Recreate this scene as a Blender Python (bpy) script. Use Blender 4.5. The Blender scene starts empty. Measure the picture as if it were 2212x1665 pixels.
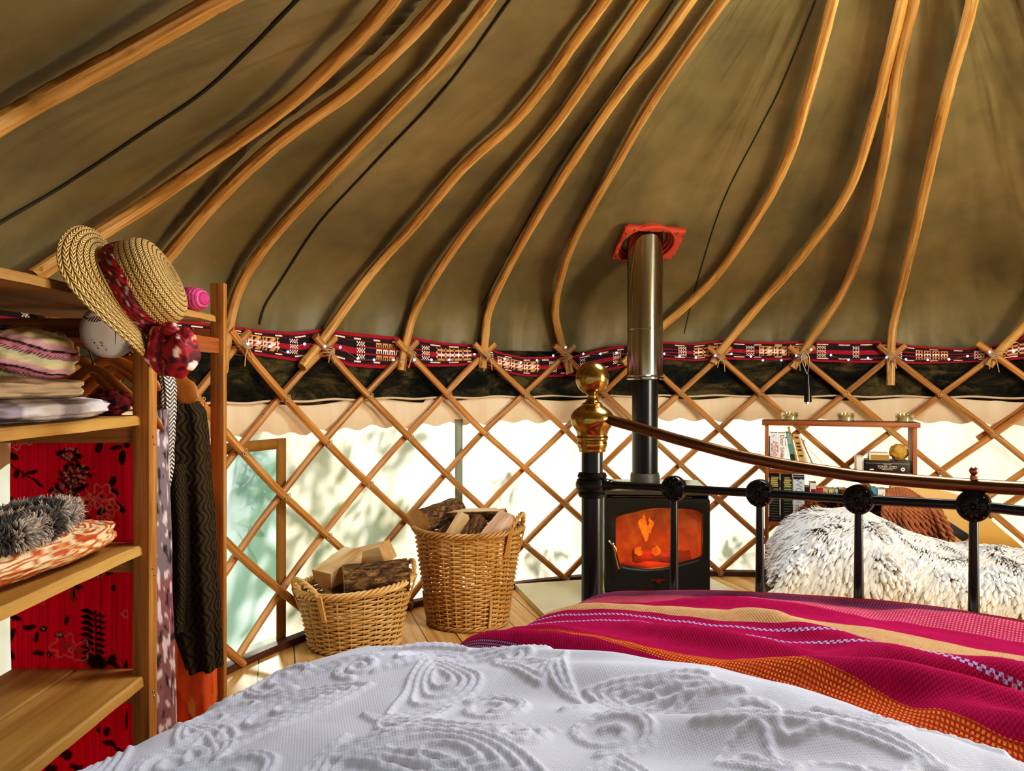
import bpy, bmesh, math, random
import numpy as np
from mathutils import Vector, Matrix, noise, kdtree

random.seed(7)
C = bpy.context.scene.collection
PI = math.pi
F, CX, CY, H = 1700.0, 1106.0, 822.0, 1.135      # focal length (px), principal point, eye height
YC = (1.137, 2.170); R = 2.4156                  # centre and radius of the round tent

# ---------------------------------------------------------------- geometry of the place
def P(px, py, Y):
    """point at depth Y metres that the photograph shows at (px, py)"""
    return Vector(((px - CX) / F * Y, Y, H - (py - CY) / F * Y))
def ray(px, py): return Vector(((px - CX) / F, 1.0, -(py - CY) / F))
def cyl(th, z, r=R):
    a = math.radians(th)
    return Vector((YC[0] + r * math.cos(a), YC[1] + r * math.sin(a), z))
def hit_cyl(px, py, r=R):
    d = ray(px, py)
    A = d.x ** 2 + 1; B = -2 * (d.x * YC[0] + YC[1]); K = YC[0] ** 2 + YC[1] ** 2 - r * r
    t = (-B + math.sqrt(max(0, B * B - 4 * A * K))) / (2 * A)
    return math.degrees(math.atan2(t - YC[1], d.x * t - YC[0])) % 360, H + d.z * t
def interp(x, xs, ys):
    return float(np.interp(x, xs, ys))
PROF = [(2.4156, 1.22), (2.414, 1.34), (2.39, 1.46), (2.325, 1.565), (2.21, 1.66), (2.05, 1.752), (1.8, 1.878), (1.3, 2.13), (0.85, 2.36), (0.45, 2.56)]
def catmull(pts, n=8):
    pts = [Vector(p) for p in pts]; out = []
    for i in range(len(pts) - 1):
        p0 = pts[max(i - 1, 0)]; p1 = pts[i]; p2 = pts[i + 1]; p3 = pts[min(i + 2, len(pts) - 1)]
        for k in range(n):
            t = k / n
            out.append(0.5 * ((2 * p1) + (p2 - p0) * t + (2 * p0 - 5 * p1 + 4 * p2 - p3) * t * t + (3 * p1 - p0 - 3 * p2 + p3) * t ** 3))
    out.append(pts[-1]); return out
PD = catmull([(r, z, 0) for r, z in PROF], 12)
PZ = [p.y for p in PD]; PR = [p.x for p in PD]
def rprof(z): return interp(z, PZ, PR)
def hit_roof(px, py, off=0.0):
    d = ray(px, py)
    def g(t):
        x, y, z = d.x * t, t, H + d.z * t
        if z > 2.56 - off: return 1
        return math.hypot(x - YC[0], y - YC[1]) - (rprof(z) - off)
    t = 0.25; s0 = g(t)
    while t < 7:
        t2 = t + 0.02
        if g(t) < 0 <= g(t2):
            a, b = t, t2
            for _ in range(30):
                m = (a + b) / 2
                if g(m) < 0: a = m
                else: b = m
            return Vector((d.x * a, a, H + d.z * a))
        t = t2
    return None

def hexc(h):
    h = h.lstrip('#'); v = [int(h[i:i + 2], 16) / 255 for i in (0, 2, 4)]
    return tuple(c / 12.92 if c <= 0.04045 else ((c + 0.055) / 1.055) ** 2.4 for c in v)
def c4(h): return hexc(h) + (1.0,)
def nz(x, y, z=0.0): return noise.noise(Vector((x, y, z)))

# ---------------------------------------------------------------- mesh builder
class MB:
    def __init__(s): s.v = []; s.f = []; s.m = []; s.uv = []; s.col = {}
    def add(s, verts, faces, mat=0, uvs=None, cols=None):
        o = len(s.v); s.v += [tuple(v) for v in verts]
        for k, f in enumerate(faces):
            s.f.append([o + i for i in f]); s.m.append(mat)
            s.uv.append([uvs[k][j] if uvs else (0, 0) for j in range(len(f))])
        if cols is not None:
            for i, c in enumerate(cols): s.col[o + i] = c
        return s
    def grid(s, pts, mat=0, cu=False, cv=False, uvf=None, cols=None, flip=False):
        """pts[i][j] -> vertices; cu/cv close the first/second direction"""
        n, m = len(pts), len(pts[0]); vs = [p for row in pts for p in row]; fs = []; us = []
        for i in range(n if cu else n - 1):
            for j in range(m if cv else m - 1):
                i2, j2 = (i + 1) % n, (j + 1) % m
                q = [i * m + j, i * m + j2, i2 * m + j2, i2 * m + j]
                u = [(i, j), (i, j + 1), (i + 1, j + 1), (i + 1, j)]
                if flip: q.reverse(); u.reverse()
                fs.append(q); us.append([uvf(a, b) if uvf else (a / n, b / m) for a, b in u])
        return s.add(vs, fs, mat, us, cols)
    def tube(s, pts, r, seg=8, closed=False, caps=True, mat=0, ell=(1, 1), up=None, rough=0.0):
        pts = [Vector(p) for p in pts]; n = len(pts)
        rr = r if isinstance(r, (list, tuple)) else [r] * n
        tan = []
        for i in range(n):
            a = pts[i - 1] if (i > 0 or closed) else pts[i]; b = pts[(i + 1) % n] if (i < n - 1 or closed) else pts[i]
            t = (b - a); tan.append(t.normalized() if t.length > 1e-9 else Vector((0, 0, 1)))
        u = Vector(up) if up else (Vector((0, 0, 1)) if abs(tan[0].z) < 0.9 else Vector((1, 0, 0)))
        rows = []; L = 0; Ls = []
        for i in range(n):
            if i: L += (pts[i] - pts[i - 1]).length
            Ls.append(L)
            u = (u - tan[i] * u.dot(tan[i])).normalized(); w = tan[i].cross(u)
            row = []
            for k in range(seg):
                a = 2 * PI * k / seg
                q = rr[i] * (1 + (rough * nz(i * 0.7 + pts[0].x * 9, k * 0.9, pts[0].z * 7) if rough else 0))
                row.append(pts[i] + u * (math.cos(a) * q * ell[0]) + w * (math.sin(a) * q * ell[1]))
            rows.append(row)
        rm = sum(rr) / n
        Ls.append(L)
        s.grid(rows, mat, cu=closed, cv=True, uvf=lambda i, j: (j / seg * 2 * PI * rm, Ls[min(i, n)]))
        if caps and not closed:
            s.add(rows[0], [list(range(seg))[::-1]], mat, [[(0.5 * rm * math.cos(2 * PI * k / seg), 0.5 * rm * math.sin(2 * PI * k / seg)) for k in range(seg)]])
            s.add(rows[-1], [list(range(seg))], mat, [[(0.5 * rm * math.cos(2 * PI * k / seg), 0.5 * rm * math.sin(2 * PI * k / seg)) for k in range(seg)]])
        return s
    def box(s, c, size, rot=None, mat=0):
        hx, hy, hz = size[0] / 2, size[1] / 2, size[2] / 2
        M = rot.to_3x3() if rot else Matrix.Identity(3); c = Vector(c)
        V = [Vector((x, y, z)) for x in (-hx, hx) for y in (-hy, hy) for z in (-hz, hz)]
        fs = [[0, 1, 3, 2], [4, 6, 7, 5], [0, 4, 5, 1], [2, 3, 7, 6], [0, 2, 6, 4], [1, 5, 7, 3]]
        ax = max(range(3), key=lambda k: size[k]); o1, o2 = [k for k in range(3) if k != ax]
        us = [[(V[i][o1] + V[i][o2] * 1.0 + 3 * c[0] + 2.3 * c[2], V[i][ax] + c[1]) for i in f] for f in fs]
        return s.add([M @ v + c for v in V], fs, mat, us)
    def lathe(s, prof, c=(0, 0, 0), M=None, seg=24, mat=0, a0=0, a1=2 * PI):
        c = Vector(c); M = M or Matrix.Identity(3); full = abs(a1 - a0 - 2 * PI) < 1e-6
        n = seg if full else seg + 1
        rows = [[M @ Vector((r * math.cos(a0 + (a1 - a0) * k / seg), r * math.sin(a0 + (a1 - a0) * k / seg), z)) + c for k in range(n)] for r, z in prof]
        return s.grid(rows, mat, cv=full, uvf=lambda i, j: (j / seg, i / max(1, len(prof) - 1)))
    def prism(s, poly, to3, t0, t1, mat=0, mside=None):
        """poly: 2-D outline; to3(x, y, t) maps to space"""
        n = len(poly); a = [to3(x, y, t0) for x, y in poly]; b = [to3(x, y, t1) for x, y in poly]
        s.add(a, [list(range(n))[::-1]], mat, [[poly[i] for i in range(n)][::-1]])
        s.add(b, [list(range(n))], mat, [[poly[i] for i in range(n)]])
        vs = a + b; L = [0]
        for i in range(n): L.append(L[-1] + math.dist(poly[i], poly[(i + 1) % n]))
        s.add(vs, [[i, (i + 1) % n, n + (i + 1) % n, n + i] for i in range(n)], mat if mside is None else mside,
              [[(L[i], t0), (L[i + 1], t0), (L[i + 1], t1), (L[i], t1)] for i in range(n)])
        return s
    def sphere(s, c, r, seg=16, rings=10, mat=0, M=None):
        return s.lathe([(max(1e-5, r * math.sin(PI * k / rings)), -r * math.cos(PI * k / rings)) for k in range(rings + 1)], c, M, seg, mat)

ORIG = {}
def link(o): C.objects.link(o); return o
def thing(name, label, cat, loc, group=None):
    o = link(bpy.data.objects.new(name, None)); o.location = loc; o.empty_display_size = 0.05
    o['label'] = label; o['category'] = cat
    if group: o['group'] = group
    ORIG[o.name] = Vector(loc); return o
def root(o):
    while o.parent: o = o.parent
    return o
def obj(name, mb, mats, parent=None, loc=None, smooth=True, sharp=35, bevel=0, solid=0, subsurf=0, label=None, weld=False):
    """one mesh object built in world coordinates, hung under its parent or standing at loc"""
    me = bpy.data.meshes.new(name)
    base = ORIG[root(parent).name] if parent else Vector(loc if loc is not None else (0, 0, 0))
    me.from_pydata([tuple(Vector(v) - base) for v in mb.v], [], mb.f)
    ul = me.uv_layers.new(name='UVMap')
    ul.data.foreach_set('uv', [c for f in mb.uv for uv in f for c in uv])
    me.polygons.foreach_set('material_index', mb.m)
    for m in (mats if isinstance(mats, (list, tuple)) else [mats]): me.materials.append(m)
    if mb.col:
        at = me.color_attributes.new('Col', 'FLOAT_COLOR', 'POINT')
        arr = np.ones((len(mb.v), 4), dtype=np.float32)
        for i, c in mb.col.items(): arr[i, :3] = c[:3]
        at.data.foreach_set('color', arr.ravel())
    if bevel or weld or not smooth or True:
        bm = bmesh.new(); bm.from_mesh(me)
        if weld: bmesh.ops.remove_doubles(bm, verts=bm.verts, dist=1e-5)
        bmesh.ops.recalc_face_normals(bm, faces=bm.faces)
        if bevel:
            es = [e for e in bm.edges if len(e.link_faces) == 2 and e.calc_face_angle(0) > 0.7]
            bmesh.ops.bevel(bm, geom=es, offset=bevel, segments=2, profile=0.6, affect='EDGES', clamp_overlap=True)
        bm.to_mesh(me); bm.free()
    if smooth:
        me.polygons.foreach_set('use_smooth', [True] * len(me.polygons))
        try: me.set_sharp_from_angle(angle=math.radians(sharp))
        except Exception: pass
    o = link(bpy.data.objects.new(name, me))
    if parent: o.parent = parent
    else: o.location = base; ORIG[o.name] = base
    if solid:
        md = o.modifiers.new('s', 'SOLIDIFY'); md.thickness = solid; md.offset = 0
    if subsurf:
        md = o.modifiers.new('ss', 'SUBSURF'); md.levels = md.render_levels = subsurf
    if label: o['label'] = label
    return o
def tag(o, label, cat, group=None, kind=None):
    o['label'] = label; o['category'] = cat
    if group: o['group'] = group
    if kind: o['kind'] = kind
    return o
def struct(name, mb, mats, parent=None, loc=None, **k):
    o = obj(name, mb, mats, parent, loc, **k)
    if not parent: o['kind'] = 'structure'
    return o
def text(name, body, size, origin, xdir, ydir, mat, parent, depth=0.0006, align='CENTER', sx=1.0):
    """raised lettering on a flat face: baseline along xdir, up along ydir"""
    cu = bpy.data.curves.new(name, 'FONT'); cu.body = body; cu.size = size; cu.align_x = align; cu.align_y = 'CENTER'
    cu.extrude = depth; cu.resolution_u = 3
    tmp = bpy.data.objects.new('tmp', cu); me = bpy.data.meshes.new_from_object(tmp); bpy.data.objects.remove(tmp)
    x = Vector(xdir).normalized(); y = Vector(ydir).normalized(); n = x.cross(y)
    base = ORIG[root(parent).name]
    me.transform(Matrix.Translation(Vector(origin) - base) @ Matrix((x * sx, y, n)).transposed().to_4x4())
    me.materials.clear(); me.materials.append(mat)
    o = link(bpy.data.objects.new(name, me)); o.parent = parent
    return o

# ---------------------------------------------------------------- materials
class NM:
    def __init__(s, name):
        s.mat = bpy.data.materials.new(name); s.mat.use_nodes = True; s.nt = s.mat.node_tree
        s.nt.nodes.clear(); s.out = s.n('ShaderNodeOutputMaterial')
    def n(s, t, **k):
        nd = s.nt.nodes.new(t)
        for a, b in k.items():
            if a == 'ins':
                for q, w in b.items(): s.put(nd, q, w)
            else: setattr(nd, a, b)
        return nd
    def put(s, nd, sock, val):
        i = nd.inputs[sock]
        if isinstance(val, bpy.types.NodeSocket): s.nt.links.new(val, i)
        elif isinstance(val, bpy.types.Node): s.nt.links.new(val.outputs[0], i)
        elif isinstance(val, str): i.default_value = c4(val)
        elif isinstance(val, (tuple, list)) and len(val) == 3 and hasattr(i.default_value, '__len__') and len(i.default_value) == 4: i.default_value = tuple(val) + (1,)
        else: i.default_value = val
    def math(s, op, a, b=0.0, c=None):
        nd = s.n('ShaderNodeMath', operation=op); s.put(nd, 0, a); s.put(nd, 1, b)
        if c is not None: s.put(nd, 2, c)
        return nd.outputs[0]
    def mix(s, f, a, b, blend='MIX'):
        nd = s.n('ShaderNodeMix', data_type='RGBA', blend_type=blend)
        s.put(nd, 0, f); s.put(nd, 6, a); s.put(nd, 7, b); return nd.outputs[2]
    def ramp(s, f, stops, interp='LINEAR'):
        nd = s.n('ShaderNodeValToRGB'); cr = nd.color_ramp; cr.interpolation = interp
        while len(cr.elements) < len(stops): cr.elements.new(0.5)
        for e, (p, c) in zip(cr.elements, stops):
            e.position = p; e.color = c4(c) if isinstance(c, str) else tuple(c) + (1,)
        s.put(nd, 0, f); return nd.outputs[0]
    def coords(s, kind='Object', scale=(1, 1, 1), rot=(0, 0, 0)):
        tc = s.n('ShaderNodeTexCoord'); mp = s.n('ShaderNodeMapping')
        s.put(mp, 'Vector', tc.outputs[kind]); mp.inputs['Scale'].default_value = scale; mp.inputs['Rotation'].default_value = rot
        return mp.outputs[0]
    def noise(s, v, scale, detail=4, rough=0.55, dist=0.0):
        nd = s.n('ShaderNodeTexNoise'); s.put(nd, 'Vector', v); s.put(nd, 'Scale', scale); s.put(nd, 'Detail', detail); s.put(nd, 'Roughness', rough); s.put(nd, 'Distortion', dist)
        return nd.outputs[0]
    def bump(s, h, strength=0.3, dist=0.01, n=None):
        nd = s.n('ShaderNodeBump'); s.put(nd, 'Height', h); s.put(nd, 'Strength', strength); s.put(nd, 'Distance', dist)
        if n: s.put(nd, 'Normal', n)
        return nd.outputs[0]
    def bsdf(s, color, rough=0.6, metal=0.0, normal=None, **k):
        b = s.n('ShaderNodeBsdfPrincipled'); s.put(b, 'Base Color', color); s.put(b, 'Roughness', rough); s.put(b, 'Metallic', metal)
        if normal: s.put(b, 'Normal', normal)
        for a, v in k.items(): s.put(b, a.replace('_', ' '), v)
        s.nt.links.new(b.outputs[0], s.out.inputs[0]); s.b = b
        return s.mat
    def surface(s, sh): s.nt.links.new(sh, s.out.inputs[0]); return s.mat

def m_plain(name, c1, c2=None, rough=0.6, metal=0.0, scale=20, bump=0.0, bscale=200, **k):
    m = NM(name); v = m.coords('Object')
    col = m.mix(m.noise(v, scale, 5), c1, c2 or c1)
    nrm = m.bump(m.noise(v, bscale, 3), bump, 0.004) if bump else None
    return m.bsdf(col, rough, metal, nrm, **k)
def m_wood(name, dark, mid, light, rough=0.55, su=38, sv=2.2, bump=0.25, knots=True):
    m = NM(name); uv = m.coords('UV', (su, sv, 1))
    oi = m.n('ShaderNodeObjectInfo'); ad = m.n('ShaderNodeVectorMath', operation='ADD')
    m.put(ad, 0, uv)
    cm = m.n('ShaderNodeCombineXYZ'); m.put(cm, 2, m.math('MULTIPLY', oi.outputs['Random'], 37.0)); m.put(ad, 1, cm.outputs[0])
    g = m.noise(ad.outputs[0], 1.0, 7, 0.62, 0.6)
    col = m.ramp(g, [(0.25, dark), (0.5, mid), (0.75, light)])
    if knots:
        k = m.noise(m.coords('UV', (9, 3.2, 1)), 1.7, 3, 0.5, 1.5)
        col = m.mix(m.ramp(k, [(0.66, (0, 0, 0)), (0.74, (0.8, 0.8, 0.8))]), col, dark)
    hv = m.n('ShaderNodeHueSaturation'); m.put(hv, 'Color', col)
    m.put(hv, 'Value', m.math('ADD', m.math('MULTIPLY', oi.outputs['Random'], 0.3), 0.85))
    return m.bsdf(hv.outputs[0], rough, 0, m.bump(g, bump, 0.004))
def m_vcol(name, rough=0.85, bump=0.3, bscale=600, **k):
    m = NM(name); a = m.n('ShaderNodeAttribute'); a.attribute_name = 'Col'
    v = m.coords('Object')
    col = m.mix(0.25, a.outputs[0], m.mix(m.noise(v, 60, 4), '404040', 'ffffff'), 'OVERLAY')
    return m.bsdf(col, rough, 0, m.bump(m.noise(v, bscale, 2), bump, 0.002), **k)

M = {}
M['pole'] = m_wood('bent_pole_wood', '80501c', 'c4924e', 'e4bc80', 0.5, 70, 2.6)
M['rod'] = m_wood('trellis_rod_wood', '744718', 'b97f40', 'dca868', 0.5, 75, 3.0)
M['stud'] = m_wood('sawn_pine', '6e4216', 'a8702c', 'c8965a', 0.6, 60, 2.4)
M['board'] = m_wood('shelf_board', '8f6228', 'b88a45', 'cfa560', 0.55, 26, 1.6)
M['shelfwood'] = m_wood('stained_shelf_wood', '5c2d10', '945224', 'b97a40', 0.5, 40, 2)
M['twine'] = m_plain('twine', 'd9b98a', 'a98558', 0.9, bump=0.4, bscale=700)
M['brass'] = m_plain('aged_brass', 'c4a45a', '8a6c3c', 0.2, 1.0, 25, 0.06, 60)
M['brassdark'] = m_plain('dull_bronze_rail', '8a6844', '5c3d28', 0.3, 1.0, 14, 0.05, 60)
M['iron'] = m_plain('black_enamel', '15130f', '0a0908', 0.28, 0.0, 20)
M['cast'] = m_plain('stove_black', '26241d', '151410', 0.45, 0.2, 30, 0.12, 120)
M['steel'] = m_plain('polished_steel', 'c9c5b8', 'a39c8c', 0.13, 1.0, 5, 0.03, 12)
M['vcol'] = m_vcol('woven_colours')
M['vcolsmooth'] = m_vcol('printed_colours', 0.6, 0.1)

def light(kind, name, loc, aim, energy, color, **k):
    d = bpy.data.lights.new(name, kind); d.energy = energy; d.color = color
    for a, b in k.items(): setattr(d, a, b)
    o = link(bpy.data.objects.new(name, d)); o.location = loc
    o.rotation_euler = (Vector(aim) - Vector(loc)).to_track_quat('-Z', 'Y').to_euler(); return o

SUN = Vector((-0.30, 0.80, 0.52)).normalized()
# ================================================================ camera
cam_d = bpy.data.cameras.new('camera'); cam = link(bpy.data.objects.new('camera', cam_d))
cam.location = (0, 0, H); cam.rotation_euler = (PI / 2, 0, 0)
cam_d.sensor_fit = 'HORIZONTAL'; cam_d.sensor_width = 36; cam_d.lens = F / 2212 * 36
cam_d.shift_y = -10.5 / 2212; cam_d.clip_start = 0.02
bpy.context.scene.camera = cam

# ================================================================ trellis indices
TOPS = [156.9, 145.2, 133.4, 122.2, 110.3, 99.3, 88.3, 77.4, 66.2, 54.6]
def tq(q):
    if q < 0: return TOPS[0] - 11.35 * q
    if q > 9: return TOPS[9] - 11.3 * (q - 9)
    i = min(int(q), 8); return TOPS[i] + (TOPS[i + 1] - TOPS[i]) * (q - i)
def zrow(m): return 1.27 - 0.2083 * m
DOOR = (218.0, 262.0)                              # open doorway behind the viewer
def in_door(th): return DOOR[0] < th % 360 < DOOR[1]

# ---- floor
m = NM('pine_floor_boards'); v = m.coords('Object', (1, 1, 1), (0, 0, math.radians(-16.7)))
sp = m.n('ShaderNodeSeparateXYZ'); m.put(sp, 0, v)
W = 0.14; px_ = m.math('ADD', m.math('DIVIDE', sp.outputs[0], W), 20.475)
bi = m.math('FLOOR', px_); fr = m.math('FRACT', px_)
edge = m.math('MINIMUM', fr, m.math('SUBTRACT', 1.0, fr))
gap = m.math('LESS_THAN', edge, 0.018)
cv = m.n('ShaderNodeCombineXYZ'); m.put(cv, 0, m.math('MULTIPLY', sp.outputs[0], 26.0)); m.put(cv, 1, m.math('ADD', m.math('MULTIPLY', sp.outputs[1], 1.6), m.math('MULTIPLY', bi, 7.3))); m.put(cv, 2, bi)
g = m.noise(cv.outputs[0], 1.0, 6, 0.6, 0.5)
col = m.ramp(g, [(0.28, 'b07a3c'), (0.5, 'd3a261'), (0.75, 'e6c48a')])
dirt = m.noise(m.coords('Object'), 45, 5, 0.7)
col = m.mix(m.ramp(dirt, [(0.6, (0, 0, 0)), (0.72, (0.55, 0.55, 0.55))]), col, '6b4420')
col = m.mix(gap, col, '2a1608')
m_floor = m.bsdf(col, 0.45, 0, m.bump(m.math('SUBTRACT', m.math('MULTIPLY', g, 0.2), gap), 0.4, 0.004))
mb = MB()
mb.add([cyl(k * 3.75, 0, 2.52) for k in range(96)], [list(range(96))])
mb.add([cyl(k * 3.75, -0.06, 2.52) for k in range(96)], [list(range(96))[::-1]])
mb.add([cyl(k * 3.75, 0, 2.52) for k in range(96)] + [cyl(k * 3.75, -0.06, 2.52) for k in range(96)], [[k, 96 + k, 96 + (k + 1) % 96, (k + 1) % 96] for k in range(96)])
struct('floor', mb, m_floor, smooth=False)

# ---- canvas wall, lit through by the sun outside
def m_canvas(name, c, c2, trans, rough_scale=900):
    m = NM(name); v = m.coords('Object')
    streak = m.noise(m.coords('Object', (7, 7, 0.5)), 1.3, 5, 0.6)
    col = m.mix(m.ramp(streak, [(0.35, (0, 0, 0)), (0.75, (1, 1, 1))]), c, c2)
    nrm = m.bump(m.noise(v, rough_scale, 2), 0.25, 0.002)
    d = m.n('ShaderNodeBsdfDiffuse', ins={'Color': col, 'Normal': nrm}); t = m.n('ShaderNodeBsdfTranslucent', ins={'Color': col, 'Normal': nrm})
    mx = m.n('ShaderNodeMixShader', ins={0: trans, 1: d.outputs[0], 2: t.outputs[0]})
    return m.surface(mx.outputs[0])
m_wall = m_canvas('cream_wall_canvas', 'f4f0e2', 'e6dcc0', 0.6)
m_flap = m_canvas('folded_cream_canvas', 'e8ceb0', 'd8ba98', 0.12)
WIN = (150.3, 171.5, 0.03, 0.865)                  # clear window: theta range, height range
def wall_pt(th, z, r=2.475):
    w = 0.010 * math.sin(math.radians(th) * 31 + z * 2) + 0.012 * nz(th * 0.14, z * 1.5, 3)
    return cyl(th, z, r + w)
mb = MB()
ths = [t for t in np.arange(-98, 218.01, 1.0)]
zs = np.linspace(-0.02, 1.12, 20)
for i in range(len(ths) - 1):
    for j in range(len(zs) - 1):
        tm, zm = (ths[i] + ths[i + 1]) / 2, (zs[j] + zs[j + 1]) / 2
        if WIN[0] < tm < WIN[1] and WIN[2] < zm < WIN[3]: continue
        q = [(ths[i], zs[j]), (ths[i + 1], zs[j]), (ths[i + 1], zs[j + 1]), (ths[i], zs[j + 1])]
        mb.add([wall_pt(*a) for a in q], [[0, 1, 2, 3]], 0, [[(a[0] * 0.042, a[1]) for a in q]])
struct('wall_back', mb, m_wall, weld=True, sharp=80)

# ---- clear plastic window with bound canvas edge
m = NM('clear_window_plastic'); v = m.coords('Object')
n1 = m.noise(v, 3.0, 4, 0.6)
t = m.n('ShaderNodeBsdfTranslucent', ins={'Color': m.mix(n1, 'dcecee', 'e8f4f8')})
tr = m.n('ShaderNodeBsdfTransparent', ins={'Color': 'e2f2f2'})
gl = m.n('ShaderNodeBsdfGlossy', ins={'Color': 'ffffff', 'Roughness': 0.25, 'Normal': m.bump(n1, 0.5, 0.02)})
a = m.n('ShaderNodeMixShader', ins={0: 0.6, 1: tr.outputs[0], 2: t.outputs[0]})
b = m.n('ShaderNodeMixShader', ins={0: 0.06, 1: a.outputs[0], 2: gl.outputs[0]})
m_pane = m.surface(b.outputs[0])
m_bind = m_canvas('window_binding', 'b98a4c', '9a6f38', 0.25)
w = link(bpy.data.objects.new('window_1', None)); w.location = cyl(160, 0, 2.46); w['kind'] = 'structure'; ORIG['window_1'] = Vector(w.location)
mb = MB(); t_ = np.arange(WIN[0] - 0.4, WIN[1] + 0.5, 1.0); z_ = np.linspace(0.0, 0.885, 10)
mb.grid([[wall_pt(a, b, 2.472) for b in z_] for a in t_]); obj('pane', mb, m_pane, w, sharp=80)
def strip(pts, nrm_r, width, along_z):
    rows = []
    for th, z in pts:
        rows.append([cyl(th - (0 if not along_z else width / 2 / 0.0426), z - (width / 2 if not along_z else 0), nrm_r), cyl(th + (0 if not along_z else width / 2 / 0.0426), z + (width / 2 if not along_z else 0), nrm_r)])
    return rows
mb = MB()
mb.grid(strip([(WIN[0], z) for z in np.linspace(0.0, 0.88, 14)], 2.452, 0.05, True), uvf=lambda i, j: (j * 0.05, i * 0.06))
mb.grid(strip([(t, WIN[3]) for t in np.linspace(WIN[0] - 0.6, WIN[1], 20)], 2.453, 0.045, False))
mb.grid(strip([(WIN[1], z) for z in np.linspace(0.0, 0.88, 14)], 2.452, 0.05, True))
obj('window_binding', mb, m_bind, w, solid=0.006)

# ---- dark green roof skirt, cream flap, pale seam tape, base strip
m = NM('olive_roof_canvas'); v = m.coords('Object')
n1 = m.noise(v, 2.2, 5, 0.6); n2 = m.noise(v, 26, 6, 0.75)
col = m.ramp(n1, [(0.3, '605838'), (0.55, '7c6e48'), (0.8, '937f58')])
col = m.mix(m.ramp(n2, [(0.68, (0, 0, 0)), (0.8, (0.35, 0.35, 0.35))]), col, '9a9068')
sc = m.noise(m.coords('Object', (1, 1, 3)), 90, 2, 0.5)
col = m.mix(m.ramp(sc, [(0.80, (0, 0, 0)), (0.83, (0.5, 0.5, 0.5))]), col, 'cfc6a0')
cr_ = m.noise(m.coords('UV', (2.6, 0.7, 1)), 1.0, 2, 0.45, 1.6)
m_roof = m.bsdf(col, 0.5, 0, m.bump(cr_, 0.5, 0.06, m.bump(m.noise(v, 11, 4, 0.6), 0.25, 0.012)))
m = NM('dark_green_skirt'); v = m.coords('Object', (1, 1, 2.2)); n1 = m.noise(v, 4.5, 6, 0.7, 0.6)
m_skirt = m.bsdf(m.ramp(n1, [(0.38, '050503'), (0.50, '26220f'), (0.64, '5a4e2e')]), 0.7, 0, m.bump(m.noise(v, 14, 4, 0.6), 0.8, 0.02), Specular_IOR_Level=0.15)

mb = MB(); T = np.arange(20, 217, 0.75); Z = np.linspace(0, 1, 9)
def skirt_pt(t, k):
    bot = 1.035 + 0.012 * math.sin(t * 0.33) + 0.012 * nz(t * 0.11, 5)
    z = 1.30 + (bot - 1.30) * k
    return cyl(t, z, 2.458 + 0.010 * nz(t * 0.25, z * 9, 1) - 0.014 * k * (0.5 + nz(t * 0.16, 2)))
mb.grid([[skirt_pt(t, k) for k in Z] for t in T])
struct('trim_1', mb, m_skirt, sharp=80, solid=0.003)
mb = MB()
def flap_pt(t, k):
    bot = 0.905 + 0.010 * math.sin(t * 1.7) + 0.018 * nz(t * 0.2, 8)
    z = 1.05 + (bot - 1.05) * k
    return cyl(t, z, 2.462 - 0.016 * math.sin(PI * k) - 0.008 * nz(t * 0.3, z * 6, 7))
mb.grid([[flap_pt(t, k) for k in np.linspace(0, 1, 9)] for t in T])
hem = [cyl(t, 1.046 + 0.004 * math.sin(t * 0.8), 2.446) for t in T]
mb.tube(hem, 0.006, 6)
struct('trim_2', mb, m_flap, sharp=80)
mb = MB(); tb = hit_cyl(990, 1000, 2.46)[0]
mb.grid(strip([(tb, z) for z in np.linspace(0, 0.93, 12)], 2.455, 0.045, True))
struct('trim_3', mb, m_canvas('pale_seam_tape', '9aa08c', 'b4b8a2', 0.12), solid=0.004)
mb = MB()
for r0, r1 in ((2.395, 2.44),):
    ring = [t for t in np.arange(20, 217, 2.0)]
    rows = [[cyl(t, 0.001, r0), cyl(t, 0.028 + 0.004 * nz(t, 1), r0 + 0.004), cyl(t, 0.03, r1), cyl(t, 0.001, r1)] for t in ring]
    mb.grid(rows, cv=True, uvf=lambda i, j: (j * 0.03, i * 0.085))
struct('baseboard_back', mb, m_wood('dark_base_strip', '2e1408', '54280f', '7a451f', 0.6))

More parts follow.
